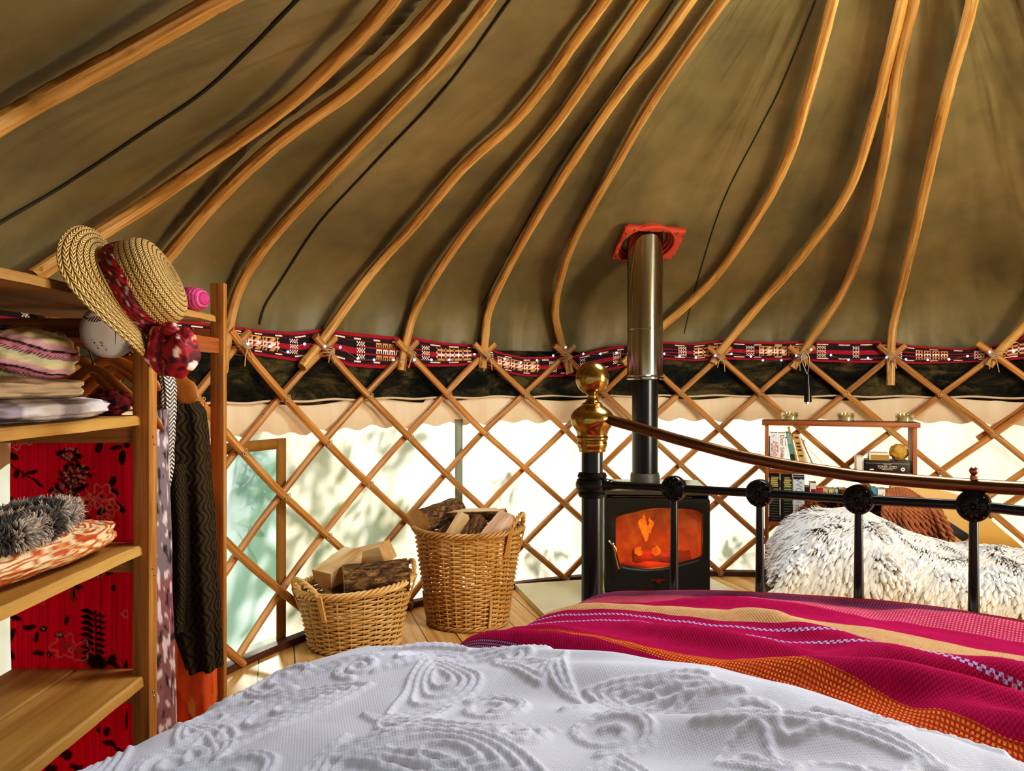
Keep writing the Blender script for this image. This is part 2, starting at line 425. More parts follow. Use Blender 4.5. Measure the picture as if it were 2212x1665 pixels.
# ================================================================ roof poles
POLES = [
 ('pole running straight across the top left corner', [(-260, 432), (0, 267), (120, 199), (300, 100), (490, -8), (700, -120)]),
 ('pole rising from behind the brim of the straw hat', [(70, 600), (175, 530), (330, 432), (520, 300), (640, 210), (760, 96), (845, 0), (920, -100)]),
 ('pole rising from behind the crown of the straw hat', [(300, 640), (365, 552), (470, 430), (600, 308), (760, 192), (880, 82), (955, 0), (1040, -100)]),
 ('pole springing from beside the tall clothes rail post', [(480, 805), (492, 715), (520, 615), (590, 510), (735, 355), (870, 215), (960, 122), (1055, 0), (1130, -100)]),
 ('pole with a long cut end, first right of the clothes rail post', [(652, 793), (705, 722), (800, 592), (900, 480), (1000, 362), (1100, 272), (1170, 190), (1240, 92), (1307, 0), (1370, -90)]),
 ('pole second right of the clothes rail post, above the gap between baskets', [(866, 800), (878, 735), (905, 655), (1000, 508), (1100, 388), (1200, 268), (1300, 125), (1388, 0), (1450, -90)]),
 ('pole above the tall log basket, a seam running close beside it', [(1042, 795), (1047, 740), (1060, 660), (1130, 520), (1210, 390), (1330, 212), (1420, 102), (1492, 0), (1560, -90)]),
 ('pole bending sharply at its foot just left of the stovepipe', [(1232, 805), (1211, 735), (1200, 655), (1235, 530), (1320, 375), (1400, 235), (1480, 115), (1563, 0), (1630, -90)]),
 ('pole whose foot is hidden behind the steel stovepipe', [(1345, 785), (1435, 702), (1540, 604), (1640, 462), (1702, 342), (1742, 218), (1772, 108), (1800, 0), (1820, -80)]),
 ('pole rising first to the right of the stovepipe from an open lashing', [(1540, 785), (1563, 750), (1650, 648), (1750, 532), (1835, 408), (1885, 260), (1922, 118), (1950, 0), (1965, -80)]),
 ('pole above the hanging black tube, nearly touching its left neighbour', [(1712, 795), (1742, 748), (1820, 630), (1872, 498), (1912, 332), (1938, 150), (1975, 0), (1990, -70)]),
 ('upright pole with a square cut end hanging below its lashing', [(1924, 832), (1926, 735), (1938, 660), (1975, 510), (2012, 345), (2052, 180), (2082, 75), (2100, 0), (2112, -70)]),
 ('pole foot showing at the right edge, bound with loose cord', [(2135, 790), (2160, 758), (2215, 700), (2300, 590), (2380, 440), (2420, 300)]),
]
pole_paths = []
for label, pix in POLES:
    pts = []
    for (px, py) in pix:
        th, z = hit_cyl(px, py, R - 0.006)
        p = hit_roof(px, py, 0.006) if z > 1.24 else None
        pts.append(p if p else cyl(th, z, R - 0.006))
    q0, q1 = pts[-2], pts[-1]; ra, rb = math.hypot(q0.x - YC[0], q0.y - YC[1]), math.hypot(q1.x - YC[0], q1.y - YC[1])
    ta, tb_ = math.atan2(q0.y - YC[1], q0.x - YC[0]), math.atan2(q1.y - YC[1], q1.x - YC[0]); tw_ = max(-0.5, min(0.5, (tb_ - ta) / max(0.02, ra - rb)))
    for k in (1, 2, 3):                                 # on up to the crown
        rr_ = rb + (0.47 - rb) * k / 3; an = tb_ + tw_ * (rb - rr_) * 0.6; zz_ = float(np.interp(-rr_, [-v_ for v_ in PR], PZ)) - 0.006
        if rr_ < rb - 0.02: pts.append(Vector((YC[0] + rr_ * math.cos(an), YC[1] + rr_ * math.sin(an), zz_)))
    pts = catmull(pts, 7)
    pole_paths.append(pts)
    mb = MB(); n = len(pts)
    cen = Vector((YC[0], YC[1], 1.2))
    mb.tube(pts, [0.0235 - 0.004 * k / n for k in range(n)], 10, ell=(0.86, 1.0), up=(cen - pts[0]), rough=0.10)
    o = obj('roof_pole', mb, M['pole'], loc=pts[0]); tag(o, 'bent tan roof ' + label, 'roof pole', 'steam bent roof poles')

# ---- roof canvas over the poles
pol = []
for pts in pole_paths:
    zz = [p.z for p in pts]; tt = [math.degrees(math.atan2(p.y - YC[1], p.x - YC[0])) for p in pts]
    tt = np.unwrap(np.radians(tt)); pol.append((np.maximum.accumulate(np.array(zz)), np.degrees(tt)))
S = np.linspace(0, 1, 70)
arc = [0]
for i in range(1, len(PD)): arc.append(arc[-1] + (PD[i] - PD[i - 1]).length)
arc = np.array(arc) / arc[-1]
mb = MB(); TH = np.arange(-100, 260.01, 0.6); rows = []
for th in TH: rows.append([])
for s in S:
    r = float(np.interp(s, arc, PR)); z = float(np.interp(s, arc, PZ))
    r2 = float(np.interp(min(1, s + 0.01), arc, PR)); z2 = float(np.interp(min(1, s + 0.01), arc, PZ))
    tx, tz = r2 - r, z2 - z
    if abs(tx) + abs(tz) < 1e-9: tx, tz = -1, 0.5
    L = math.hypot(tx, tz); nx, nzv = tz / L, -tx / L
    at = sorted(float(np.interp(z, a, b)) for a, b in pol)
    for i, th in enumerate(TH):
        if at[0] < th < at[-1]:
            k = np.searchsorted(at, th); lo, hi = at[k - 1], at[k]; f = (th - lo) / max(1e-6, hi - lo)
            wdt = math.radians(hi - lo) * r
            bul = min(0.055, 0.16 * wdt) * math.sin(PI * f) ** 0.8
        else: bul = 0.02
        w = 0.013 * nz(th * 0.11, s * 4, 2) + 0.006 * nz(th * 0.45, s * 2.2, 9)
        low = max(0, 1 - s / 0.22)
        w += low * 0.016 * nz(th * 0.5, s * 5, 4) + 0.010 * (1 - abs(nz(th * 0.22 + s * 3, s * 1.5, 12)) * 2) * max(0, nz(th * 0.05, s * 2, 6))
        off = 0.032 + bul + w + 0.02 * low
        fd = math.hypot(YC[0] + r * math.cos(math.radians(th)) - 0.676, YC[1] + r * math.sin(math.radians(th)) - 4.0)
        g_ = math.exp(-(fd / 0.22) ** 2); off = off * (1 - g_) + 0.004 * g_
        rows[i].append(Vector((YC[0] + (r + nx * off) * math.cos(math.radians(th)), YC[1] + (r + nx * off) * math.sin(math.radians(th)), z + nzv * off)))
mb.grid(rows, uvf=lambda i, j: (TH[min(i, len(TH) - 1)] * 0.042, j / 70 * 2.4))
ceil = struct('ceiling', mb, m_roof, sharp=80)
from mathutils.bvhtree import BVHTree
bvh = BVHTree.FromPolygons(mb.v, mb.f)
def on_roof(x, y, lift=0.004):
    d = ray(x, y).normalized(); h = bvh.ray_cast(Vector((0, 0, H)), d)
    return h[0] - d * lift if h[0] else None
m_seam = m_plain('dark_seam_cord', '20200f', '383419', 0.8)
for pix, rad in (([(-60, 515), (8, 476), (140, 398), (300, 292), (460, 180), (640, 0), (700, -70)], 0.006),
            ([(560, 700), (572, 660), (610, 600), (690, 480), (800, 360), (960, 190), (1100, 0), (1160, -80)], 0.006),
            ([(1040, 660), (1115, 520), (1200, 370), (1310, 215), (1395, 90), (1455, 0)], 0.003),
            ([(1478, 720), (1500, 630), (1560, 440), (1640, 280), (1690, 180), (1762, 0)], 0.003)):
    pts = [on_roof(p.x, p.y, rad * 0.6) for p in catmull([(x, y, 0) for x, y in pix], 10)]
    pts = [p for p in pts if p]
    mb = MB()
    # lay the seam on the cloth itself
    mb.tube(pts, rad, 6); obj('canvas_seam', mb, m_seam, ceil)

# ================================================================ trellis
tw = thing('trellis_wall', 'curved lattice wall of crossed round wooden rods behind the baskets, stove and bookshelf', 'trellis', cyl(99, 0))
rods = {}
def rod(i, sgn, z_top=1.332, z_bot=0.012, r=0.0165):
    rr = R - 0.020 if sgn > 0 else R + 0.014
    m0 = (1.27 - z_top) / 0.2083; m1 = (1.27 - z_bot) / 0.2083
    pts = []
    for k in range(26):
        mm = m0 + (m1 - m0) * k / 25
        th = tq(i + sgn * mm / 2) + 0.16 * nz(i * 3.1, mm * 0.9, sgn * 4)
        if in_door(th): return None
        pts.append(cyl(th, 1.27 - 0.2083 * mm, rr + 0.004 * nz(i * 1.7, mm * 0.6, 8 + sgn)))
    mb = MB(); mb.tube(pts, [r * (1 + 0.12 * nz(i * 2.3, k * 0.2, sgn)) for k in range(26)], 8, rough=0.08)
    return obj('rod', mb, M['rod'], tw)
for i in range(-5, 14):
    rods[(i, 1)] = rod(i, 1)
    rods[(i, -1)] = rod(i, -1)
def xrod(pa, pb):
    a, b = hit_cyl(*pa, R + 0.045), hit_cyl(*pb, R + 0.045); mb = MB()
    mb.tube([cyl(a[0] + (b[0] - a[0]) * k / 9, a[1] + (b[1] - a[1]) * k / 9, R + 0.040) for k in range(10)], 0.0165, 8, rough=0.08)
    obj('rod', mb, M['rod'], tw)
xrod((2112, 948), (2330, 800)); xrod((2075, 1115), (2330, 935))
def ring_at(c, nrm, rad, thick, seg=14, squash=1.0, tilt=0.0):
    n = Vector(nrm).normalized(); u = n.cross(Vector((0, 0, 1))).normalized(); w = n.cross(u)
    ca, sa = math.cos(tilt), math.sin(tilt); u, w = u * ca + w * sa, w * ca - u * sa
    return [Vector(c) + u * math.cos(2 * PI * k / seg) * rad + w * math.sin(2 * PI * k / seg) * rad * squash for k in range(seg)]
for i in range(-1, 11):
    for mrow in range(1, 7):
        q = i + mrow / 2
        if not -0.6 < q < 9.6 or rods.get((i, 1)) is None: continue
        th = tq(q); z = zrow(mrow); rad = cyl(th, 0, 1) - cyl(th, 0, 0)
        c = cyl(th, z, R - 0.037); mb = MB()
        for dx in (-0.007, 0.006):
            cc = c + Vector((0, 0, dx)) + rad.cross(Vector((0, 0, 1))) * dx
            mb.tube(ring_at(cc, rad, 0.0075, 0.002, 10, 0.8, i + mrow), 0.0022, 5, closed=True)
        mb.tube([c, c + Vector((0.006, 0, -0.010)), c + Vector((0.012, 0, -0.014))], 0.0018, 4)
        obj('twine_knot', mb, M['twine'], rods[(i, 1)])
for i in range(-1, 11):
    th = tq(i); rad = (cyl(th, 0, 1) - cyl(th, 0, 0)).normalized(); tan = rad.cross(Vector((0, 0, 1))).normalized()
    c = cyl(th, 1.268, R - 0.005); mb = MB()
    for k in range(4):
        ax = (tan * math.cos(0.8 + 0.12 * k) + Vector((0, 0, 1)) * math.sin(0.8 + 0.12 * k))
        if i % 3 == 1: ax = Vector((0, 0, 1)) + tan * 0.25 * (k - 1.5)
        cc = c + ax * 0.008 * (k - 1.5); n = ax.normalized(); u = rad; w = n.cross(u).normalized()
        mb.tube([cc + u * math.cos(2 * PI * j / 16) * 0.046 + w * math.sin(2 * PI * j / 16) * 0.034 for j in range(16)], 0.0032, 5, closed=True)
    d0 = c - rad * 0.046
    for sx in (-1, 1):
        L = 0.05 + 0.05 * random.random()
        mb.tube([d0, d0 + tan * sx * 0.015 - Vector((0, 0, L * 0.4)), d0 + tan * sx * (0.012 + 0.02 * random.random()) - Vector((0, 0, L))], 0.0028, 5)
    obj('rope_lashing', mb, M['twine'], tw)
# ================================================================ bed
BO = Vector((0.1835, 1.801, 0)); BD = Vector((0.8012, -0.5984, 0)); BN = Vector((-0.5984, -0.8012, 0))
def B(a, b, z): return BO + BD * a + BN * b + Vector((0, 0, z))
A0, SP = 0.2028, 0.185                                # first rosette, spacing
BW = A0 * 2 + SP * 6
bed = thing('bed_frame', 'black iron bed with brass ball post and curved bronze foot rail', 'bed', B(0, 0, 0))
TOPZ = [(-1.096, 1.06), (-0.9, 1.050), (-0.798, 1.0446), (-0.4, 1.029), (0, 1.0115), (0.79, 0.982), (1.292, 0.9695), (1.98, 0.958), (2.5, 0.956), (3, 0.955)]
def topz(i):
    i = 3 - abs(i - 3); return interp(i, [p[0] for p in TOPZ], [p[1] for p in TOPZ])
LOWZ = [(-1.096, 0.899), (0, 0.9047), (1, 0.9107), (2, 0.915), (3, 0.921)]
def lowz(i):
    i = 3 - abs(i - 3); return interp(i, [p[0] for p in LOWZ], [p[1] for p in LOWZ])
for a in (0.0, BW):
    mb = MB(); mb.lathe([(0.0245, 0.02), (0.0245, 0.98)], B(a, 0, 0), None, 28)
    post = obj('bed_post', mb, M['iron'], bed)
    mb = MB()
    mb.lathe([(0.0245, 0.868), (0.030, 0.870), (0.033, 0.877), (0.030, 0.883), (0.0345, 0.886), (0.038, 0.894), (0.038, 0.901), (0.0345, 0.909), (0.031, 0.911), (0.034, 0.917), (0.031, 0.924), (0.0245, 0.926)], B(a, 0, 0), None, 32)
    sgn = 1 if a == 0 else -1
    for k in range(3):
        c = B(a + sgn * (0.036 + 0.011 * k), 0, 0.899); mb.sphere(c, 0.015 - 0.003 * k, 14, 8)
    obj('collar', mb, M['iron'], post)
    mb = MB()
    pr = [(0.0245, 0.972), (0.030, 0.973), (0.031, 0.980), (0.0335, 0.985), (0.0345, 0.991), (0.033, 0.998), (0.036, 1.001), (0.0365, 1.006), (0.0345, 1.010), (0.036, 1.016), (0.0395, 1.024), (0.0465, 1.034), (0.0495, 1.046), (0.0475, 1.057), (0.040, 1.067), (0.029, 1.075), (0.0235, 1.079), (0.024, 1.082), (0.017, 1.086), (0.012, 1.092), (0.0105, 1.098), (0.012, 1.103), (0.017, 1.107), (0.0185, 1.109), (0.017, 1.111)]
    pr = [(p.x, p.y) for p in catmull([(r, z, 0) for r, z in pr], 3)]
    zc, rb = 1.141, 0.0385
    for k in range(4, 25): pr.append((max(1e-5, rb * math.sin(PI * k / 24)), zc - rb * math.cos(PI * k / 24)))
    mb.lathe(pr, B(a, 0, 0), None, 40)
    obj('brass_finial', mb, M['brass'], post, label='polished brass urn and ball finial', sharp=60)
pts = [B(A0 + SP * i, 0, topz(i)) for i in np.linspace(-0.9, 6.9, 60)]
mb = MB(); mb.tube(pts, 0.0118, 14); obj('top_rail', mb, M['brassdark'], bed)
pts = [B(A0 + SP * i, 0, lowz(i)) for i in np.linspace(-1.0, 7.0, 40)]
mb = MB(); mb.tube(pts, 0.0088, 12); obj('lower_rail', mb, M['iron'], bed)
for i in range(7):
    c = B(A0 + SP * i, 0, lowz(i)); mb = MB()
    Mx = Matrix((BD, Vector((0, 0, 1)), BN)).transposed()
    for s in (1, -1):
        Ms = Mx @ Matrix.Diagonal((1, 1, s))
        mb.lathe([(0.0268, 0.0), (0.0275, 0.006), (0.0262, 0.0095), (0.0235, 0.011), (0.0205, 0.0095), (0.0195, 0.0105), (0.012, 0.0125), (0.006, 0.0130)], c, Ms, 30)
        mb.sphere(c + BN * (0.0135 * s), 0.0045, 12, 8)
        for k in range(11):
            an = 2 * PI * k / 11; dr = Vector((math.cos(an), math.sin(an), 0))
            p0 = c + Ms @ (dr * 0.0065 + Vector((0, 0, 0.0128))); p1 = c + Ms @ (dr * 0.0125 + Vector((0, 0, 0.0140))); p2 = c + Ms @ (dr * 0.0185 + Vector((0, 0, 0.0105)))
            mb.tube([p0, p1, p2], [0.0012, 0.0029, 0.0022], 6)
            an += PI / 11; dr = Vector((math.cos(an), math.sin(an), 0))
            mb.sphere(c + Ms @ (dr * 0.0222 + Vector((0, 0, 0.0108))), 0.0024, 8, 6)
    obj('rosette', mb, M['iron'], bed)
    mb = MB(); zt = lowz(i) - 0.025
    mb.lathe([(0.0072, zt), (0.0078, zt - 0.05), (0.0088, zt - 0.14), (0.0098, 0.62), (0.0098, 0.40)], B(A0 + SP * i, 0, 0), None, 12)
    obj('spindle', mb, M['iron'], bed)
mb = MB(); mb.tube([B(A0 + SP * 3, 0, 0.925), B(A0 + SP * 3, 0, 0.972)], 0.006, 10)
mb.lathe([(0.0060, 0.962), (0.0055, 0.969), (0.0040, 0.974)], B(A0 + SP * 3, 0, 0), None, 14)
mb.sphere(B(A0 + SP * 3, 0, 0.9805), 0.0072, 14, 10)
obj('rail_knob', mb, m_plain('copper_knob', 'b5806a', '9c6650', 0.3, 1.0), bed)
for a in (0.03, BW - 0.03):
    mb = MB(); mb.box(B(a, 1.0, 0.36), (0.03, 1.98, 0.10), Matrix.Rotation(math.atan2(BD.y, BD.x), 4, 'Z')); obj('side_rail', mb, M['iron'], bed)
mb = MB(); mb.tube([B(0, 0, 0.40), B(BW, 0, 0.40)], 0.0098, 10); obj('bottom_rail', mb, M['iron'], bed)
for a in (0.0, BW):
    mb = MB(); mb.lathe([(0.0245, 0.0), (0.0245, 0.55)], B(a, 2.0, 0), None, 16); obj('head_leg', mb, M['iron'], bed)

# mattress
mb = MB(); mb.box(B(BW / 2, 1.02, 0.50), (BW - 0.06, 1.92, 0.22), Matrix.Rotation(math.atan2(BD.y, BD.x), 4, 'Z'))
o = obj('mattress', mb, m_plain('mattress_ticking', 'cfc8ba', 'b8b0a0', 0.9), loc=B(BW / 2, 1.02, 0.39), bevel=0.04)
tag(o, 'thick pale mattress lying under the striped blanket on the iron bed', 'mattress')

def prof(pts, n, fr=None):
    p = catmull([(a, z, 0) for a, z in pts], 10); L = [0]
    for i in range(1, len(p)): L.append(L[-1] + (p[i] - p[i - 1]).length)
    s = np.linspace(0, L[-1], n) if fr is None else np.array(fr) * L[-1]
    return np.interp(s, L, [q.x for q in p]), np.interp(s, L, [q.y for q in p])
def sym(half): return half + [(BW - a, z) for a, z in half[::-1][1:]]
def seg_d(p, a, b):
    ax, ay = a; bx, by = b; dx, dy = bx - ax, by - ay
    t = max(0, min(1, ((p[0] - ax) * dx + (p[1] - ay) * dy) / (dx * dx + dy * dy + 1e-9)))
    return math.hypot(p[0] - ax - t * dx, p[1] - ay - t * dy), t
def folds(a, b, fl):
    z = 0
    for pa, pb, h, wd in fl:
        d, t = seg_d((a, b), pa, pb)
        if d < wd * 3: z += 1.45 * h * math.exp(-(d / wd) ** 2) * math.sin(PI * (0.12 + 0.76 * t))
    return z

# striped blanket
FB = [((-0.05, 0.50), (0.50, 0.535), 0.022, 0.028), ((0.02, 0.40), (0.34, 0.46), 0.014, 0.030), ((0.05, 0.26), (0.50, 0.28), 0.012, 0.035),
      ((0.30, 0.36), (0.66, 0.47), 0.016, 0.025), ((0.45, 0.25), (0.72, 0.40), 0.014, 0.028), ((0.55, 0.52), (0.98, 0.50), 0.030, 0.03), ((0.66, 0.42), (1.10, 0.34), 0.020, 0.035),
      ((0.62, 0.47), (0.95, 0.43), -0.014, 0.018), ((0.80, 0.56), (1.2, 0.60), 0.034, 0.03), ((0.25, 0.19), (0.60, 0.17), 0.012, 0.03), ((0.70, 0.14), (1.3, 0.16), 0.012, 0.04), ((0.9, 0.27), (1.45, 0.24), 0.014, 0.04)]
na, nb = 300, 150
ax_, az_ = prof(sym([(-0.030, 0.36), (-0.030, 0.50), (-0.022, 0.585), (0.015, 0.632), (0.075, 0.668), (0.20, 0.694), (0.40, 0.722), (0.60, 0.742), (0.7577, 0.748)]), na)
bl, bz = prof([(0.012, -0.30), (0.010, -0.14), (0.013, -0.050), (0.026, -0.012), (0.055, 0.002), (0.12, 0.004), (0.25, 0.004), (0.45, 0.004), (0.70, 0.0), (0.95, 0.0)], nb)
arcb = [0]
for j in range(1, nb): arcb.append(arcb[-1] + math.hypot(bl[j] - bl[j - 1], bz[j] - bz[j - 1]))
j0 = int(np.searchsorted(bl, 0.06)); off = arcb[j0] - 0.06
rows = []
for i in range(na):
    row = []
    for j in range(nb):
        a, b = ax_[i], bl[j]; z = az_[i] + bz[j]
        top = max(0, min(1, (az_[i] - 0.58) / 0.08)) * max(0, min(1, (b - 0.03) / 0.06))
        z += top * (folds(a, b, FB) + 0.007 * nz(a * 6, b * 9, 3) + 0.0025 * nz(a * 20, b * 26, 5))
        da = (1 - top) * 0.012 * nz(b * 9, z * 5, 2)
        row.append(B(a + da, b, z))
    rows.append(row)
m = NM('striped_woven_blanket'); tc = m.n('ShaderNodeTexCoord'); sp = m.n('ShaderNodeSeparateXYZ'); m.put(sp, 0, tc.outputs['UV'])
U, V = sp.outputs[0], sp.outputs[1]
CR, MG, PK, BG, OR, PU, DR = 'f0e0c4', 'ae0a4e', 'c02f58', 'cfa070', 'b83c18', '74204a', '640e10'
stops = [(0, DR), (0.012, CR), (0.034, DR), (0.046, '9c2018'), (0.058, PU), (0.112, PK), (0.165, MG), (0.215, BG), (0.288, MG), (0.452, OR), (0.512, MG), (0.545, PU), (0.625, 'c8203e'), (0.66, OR), (0.72, MG), (0.80, BG), (0.86, MG)]
base = m.ramp(V, stops, 'CONSTANT')
hat = [(0, (0, 0, 0)), (0.058, (0.55, 0.55, 0.55)), (0.165, (0.0, 0.0, 0.0)), (0.218, (0.3, 0.3, 0.3)), (0.288, (0, 0, 0)), (0.452, (0.7, 0.7, 0.7)), (0.512, (0, 0, 0)), (0.545, (0.75, 0.75, 0.75)), (0.625, (0.1, 0.1, 0.1)), (0.66, (0.7, 0.7, 0.7)), (0.72, (0, 0, 0))]
hm = m.ramp(V, hat, 'CONSTANT')
hc = m.ramp(V, [(0, 'b07890'), (0.105, 'f0a8a8'), (0.2, 'b8895c'), (0.4, 'f0a850'), (0.54, 'd8a8cc'), (0.64, 'f0a850'), (0.75, 'd8a8cc')], 'CONSTANT')
def cell(x, s): return m.math('FRACT', m.math('MULTIPLY', x, s))
cu_, cv_ = cell(U, 205), cell(V, 205)
dots = m.math('MULTIPLY', m.math('GREATER_THAN', cu_, 0.45), m.math('GREATER_THAN', cv_, 0.42))
col = m.mix(m.math('MULTIPLY', hm, dots), base, hc)
# stitched lilac lines
for lo, hi in ((0.302, 0.3085), (0.330, 0.3365), (0.600, 0.606), (0.740, 0.746)):
    band = m.math('MULTIPLY', m.math('GREATER_THAN', V, lo), m.math('LESS_THAN', V, hi))
    half = m.math('GREATER_THAN', m.math('FRACT', m.math('ADD', m.math('MULTIPLY', U, 105), m.math('MULTIPLY', m.math('GREATER_THAN', V, (lo + hi) / 2), 0.5))), 0.42)
    col = m.mix(m.math('MULTIPLY', band, half), col, 'b9b4dc')
col = m.mix(0.25, col, m.mix(m.noise(m.coords('UV', (1, 1, 1)), 90, 3), '303030', 'ffffff'), 'OVERLAY')
wv = m.math('MULTIPLY', m.math('SINE', m.math('MULTIPLY', U, 1200)), m.math('SINE', m.math('MULTIPLY', V, 1200)))
nb1 = m.bump(m.math('ADD', m.math('MULTIPLY', wv, 0.4), m.math('MULTIPLY', m.math('MULTIPLY', hm, dots), 1.5)), 0.5, 0.0022)
m_blanket = m.bsdf(col, 0.95, 0, nb1, Specular_IOR_Level=0.15)
arca = [0]
for i in range(1, na): arca.append(arca[-1] + math.hypot(ax_[i] - ax_[i - 1], az_[i] - az_[i - 1]))
skw = lambda a, b: b + interp(a, [0, .1, .5, .85, 1.5], [.04, .035, -.035, -.13, -.2]) * max(0, b / .58) ** 1.5
mb = MB(); mb.grid(rows, uvf=lambda i, j: (arca[i], skw(ax_[i], arcb[j] - off)))
o = obj('striped_blanket', mb, m_blanket, loc=B(BW / 2, 0.3, 0.62), sharp=180, solid=0.006)
tag(o, 'magenta, orange and beige striped woven blanket spread over the foot of the bed', 'blanket')

# white quilt with raised paisley
FQ = [((0.30, 0.72), (0.62, 0.64), 0.020, 0.05), ((0.42, 0.74), (0.70, 0.72), -0.010, 0.045), ((0.48, 0.80), (0.85, 0.74), 0.024, 0.045), ((0.62, 0.92), (0.98, 0.80), 0.020, 0.05), ((-0.05, 0.80), (0.30, 0.70), 0.010, 0.05), ((0.2, 1.0), (0.55, 0.92), 0.014, 0.07), ((0.1, 0.66), (0.5, 0.60), 0.012, 0.03), ((0.75, 0.70), (1.1, 0.70), 0.012, 0.04)]
curves = []
def paisley(ca, cb, ph, s, flip=1, nest=(1.0, 0.74, 0.5, 0.26)):
    for q in nest:
        pl = []
        for k in range(120):
            f = 2 * PI * k / 120
            x = s * q * 0.62 * math.sin(f) * (abs(math.sin(f / 2)) ** 0.9); y = -s * q * math.cos(f) - s * (1 - q) * 0.25
            x += flip * 0.42 * max(0, y + s * q * 0.1) ** 2 / s * (1.2 if y > 0 else 0)
            xx = x * math.cos(ph) - y * math.sin(ph); yy = x * math.sin(ph) + y * math.cos(ph)
            pl.append((ca + xx, cb + yy))
        curves.append(pl + [pl[0]])
def scroll(ca, cb, ph, s, flip=1, turns=1.6):
    for o2 in (0, 0.16):
        pl = []
        for k in range(110):
            t = k / 109; an = ph + flip * t * turns * 2 * PI; rr = s * (1 - 0.8 * t) * (1 - o2)
            pl.append((ca + rr * math.cos(an), cb + rr * math.sin(an)))
        curves.append(pl)
def leafy(pa, pb, bend, wd):
    n = 60
    for sgn in (-1, 0, 1):
        pl = []
        for k in range(n):
            t = k / (n - 1); x = pa[0] + (pb[0] - pa[0]) * t; y = pa[1] + (pb[1] - pa[1]) * t
            dx, dy = pb[1] - pa[1], -(pb[0] - pa[0]); L = math.hypot(dx, dy)
            of = bend * math.sin(PI * t) + sgn * wd * math.sin(PI * t)
            pl.append((x + dx / L * of, y + dy / L * of))
        curves.append(pl)
paisley(0.10, 0.93, 0.5, 0.115); paisley(0.24, 0.78, -0.9, 0.105, -1); paisley(0.40, 0.98, 1.4, 0.13, 1)
paisley(0.33, 0.70, 2.4, 0.06, 1, (1.0, 0.6)); paisley(0.60, 0.98, -0.4, 0.11, -1); paisley(0.72, 0.72, 1.0, 0.07, 1, (1.0, 0.6))
paisley(0.0, 1.14, -0.6, 0.12); paisley(0.88, 0.95, 2.0, 0.10); paisley(1.15, 0.85, 0.6, 0.12); paisley(1.1, 1.2, -0.8, 0.12)
scroll(0.0, 0.85, 0.4, 0.06); scroll(0.20, 1.08, 2.0, 0.07, -1); scroll(0.36, 0.83, 3.4, 0.05); scroll(0.52, 0.84, 1.2, 0.055, -1); scroll(0.76, 0.88, 5, 0.06)
leafy((0.13, 0.80), (0.30, 0.62), 0.03, 0.014); leafy((0.22, 0.90), (0.47, 0.86), -0.05, 0.016); leafy((0.44, 0.80), (0.60, 0.66), 0.03, 0.014); leafy((0.60, 0.80), (0.84, 0.78), 0.03, 0.016); leafy((0.30, 1.02), (0.56, 1.08), 0.05, 0.016); leafy((-0.02, 1.0), (0.16, 1.06), 0.03, 0.014); leafy((0.05, 0.70), (0.18, 0.66), 0.02, 0.010)
paisley(0.50, 0.72, -1.8, 0.07, 1, (1.0, 0.7, 0.4)); paisley(0.02, 0.99, 2.6, 0.06, -1, (1.0, 0.6)); paisley(0.30, 0.90, 0.2, 0.06, 1, (1.0, 0.66, 0.35)); paisley(0.16, 0.70, 1.2, 0.05, 1, (1.0, 0.55)); paisley(0.68, 0.86, 2.2, 0.06, -1, (1.0, 0.6)); paisley(0.50, 1.12, 0.9, 0.08); paisley(0.20, 1.20, -0.4, 0.09)
scroll(0.10, 0.80, 1.0, 0.035); scroll(0.27, 0.66, 2.6, 0.03, -1); scroll(0.45, 0.90, 4.0, 0.035); scroll(0.62, 0.70, 0.3, 0.035, -1); scroll(0.83, 0.80, 1.9, 0.04); scroll(0.10, 1.07, 0.9, 0.05); scroll(0.30, 1.10, 4.4, 0.045, -1); scroll(-0.04, 0.92, 3, 0.03)
leafy((0.02, 0.90), (0.10, 0.76), 0.02, 0.010); leafy((0.34, 0.64), (0.44, 0.76), -0.02, 0.010); leafy((0.68, 0.66), (0.86, 0.70), 0.02, 0.012); leafy((0.40, 1.12), (0.28, 0.98), 0.03, 0.012); leafy((0.66, 1.0), (0.82, 0.88), 0.03, 0.014)
kd = kdtree.KDTree(sum(len(c) * 3 for c in curves)); kk = 0; arcs = []
for c in curves:
    L = 0
    for i in range(len(c) - 1):
        for q in range(3):
            t = q / 3; x = c[i][0] + (c[i + 1][0] - c[i][0]) * t; y = c[i][1] + (c[i + 1][1] - c[i][1]) * t
            kd.insert((x, y, 0), kk); arcs.append(L + t * math.dist(c[i], c[i + 1])); kk += 1
        L += math.dist(c[i], c[i + 1])
    for q in range(3): kd.insert((c[-1][0], c[-1][1], 0), kk); arcs.append(L); kk += 1
kd.balance()
FRQ = np.concatenate([np.linspace(0, 0.09, 24), np.linspace(0.092, 0.64, 600), np.linspace(0.645, 1, 60)]); na, nb = len(FRQ), 330
ax_, az_ = prof(sym([(-0.105, 0.26), (-0.108, 0.46), (-0.103, 0.585), (-0.082, 0.655), (-0.035, 0.699), (0.04, 0.717), (0.12, 0.724), (0.22, 0.731), (0.40, 0.750), (0.60, 0.768), (0.7577, 0.775)]), na, FRQ)
EB = ([-0.2, -0.1, 0.09, 0.25, 0.42, 0.53, 0.7, 0.83, 1.1, 1.7], [0.70, 0.66, 0.605, 0.575, 0.545, 0.535, 0.575, 0.63, 0.66, 0.66])
ts = np.concatenate([np.linspace(0, 0.12, 40), np.linspace(0.1225, 0.72, 240), np.linspace(0.725, 1.42, 50)])
rows = []; uvq = {}
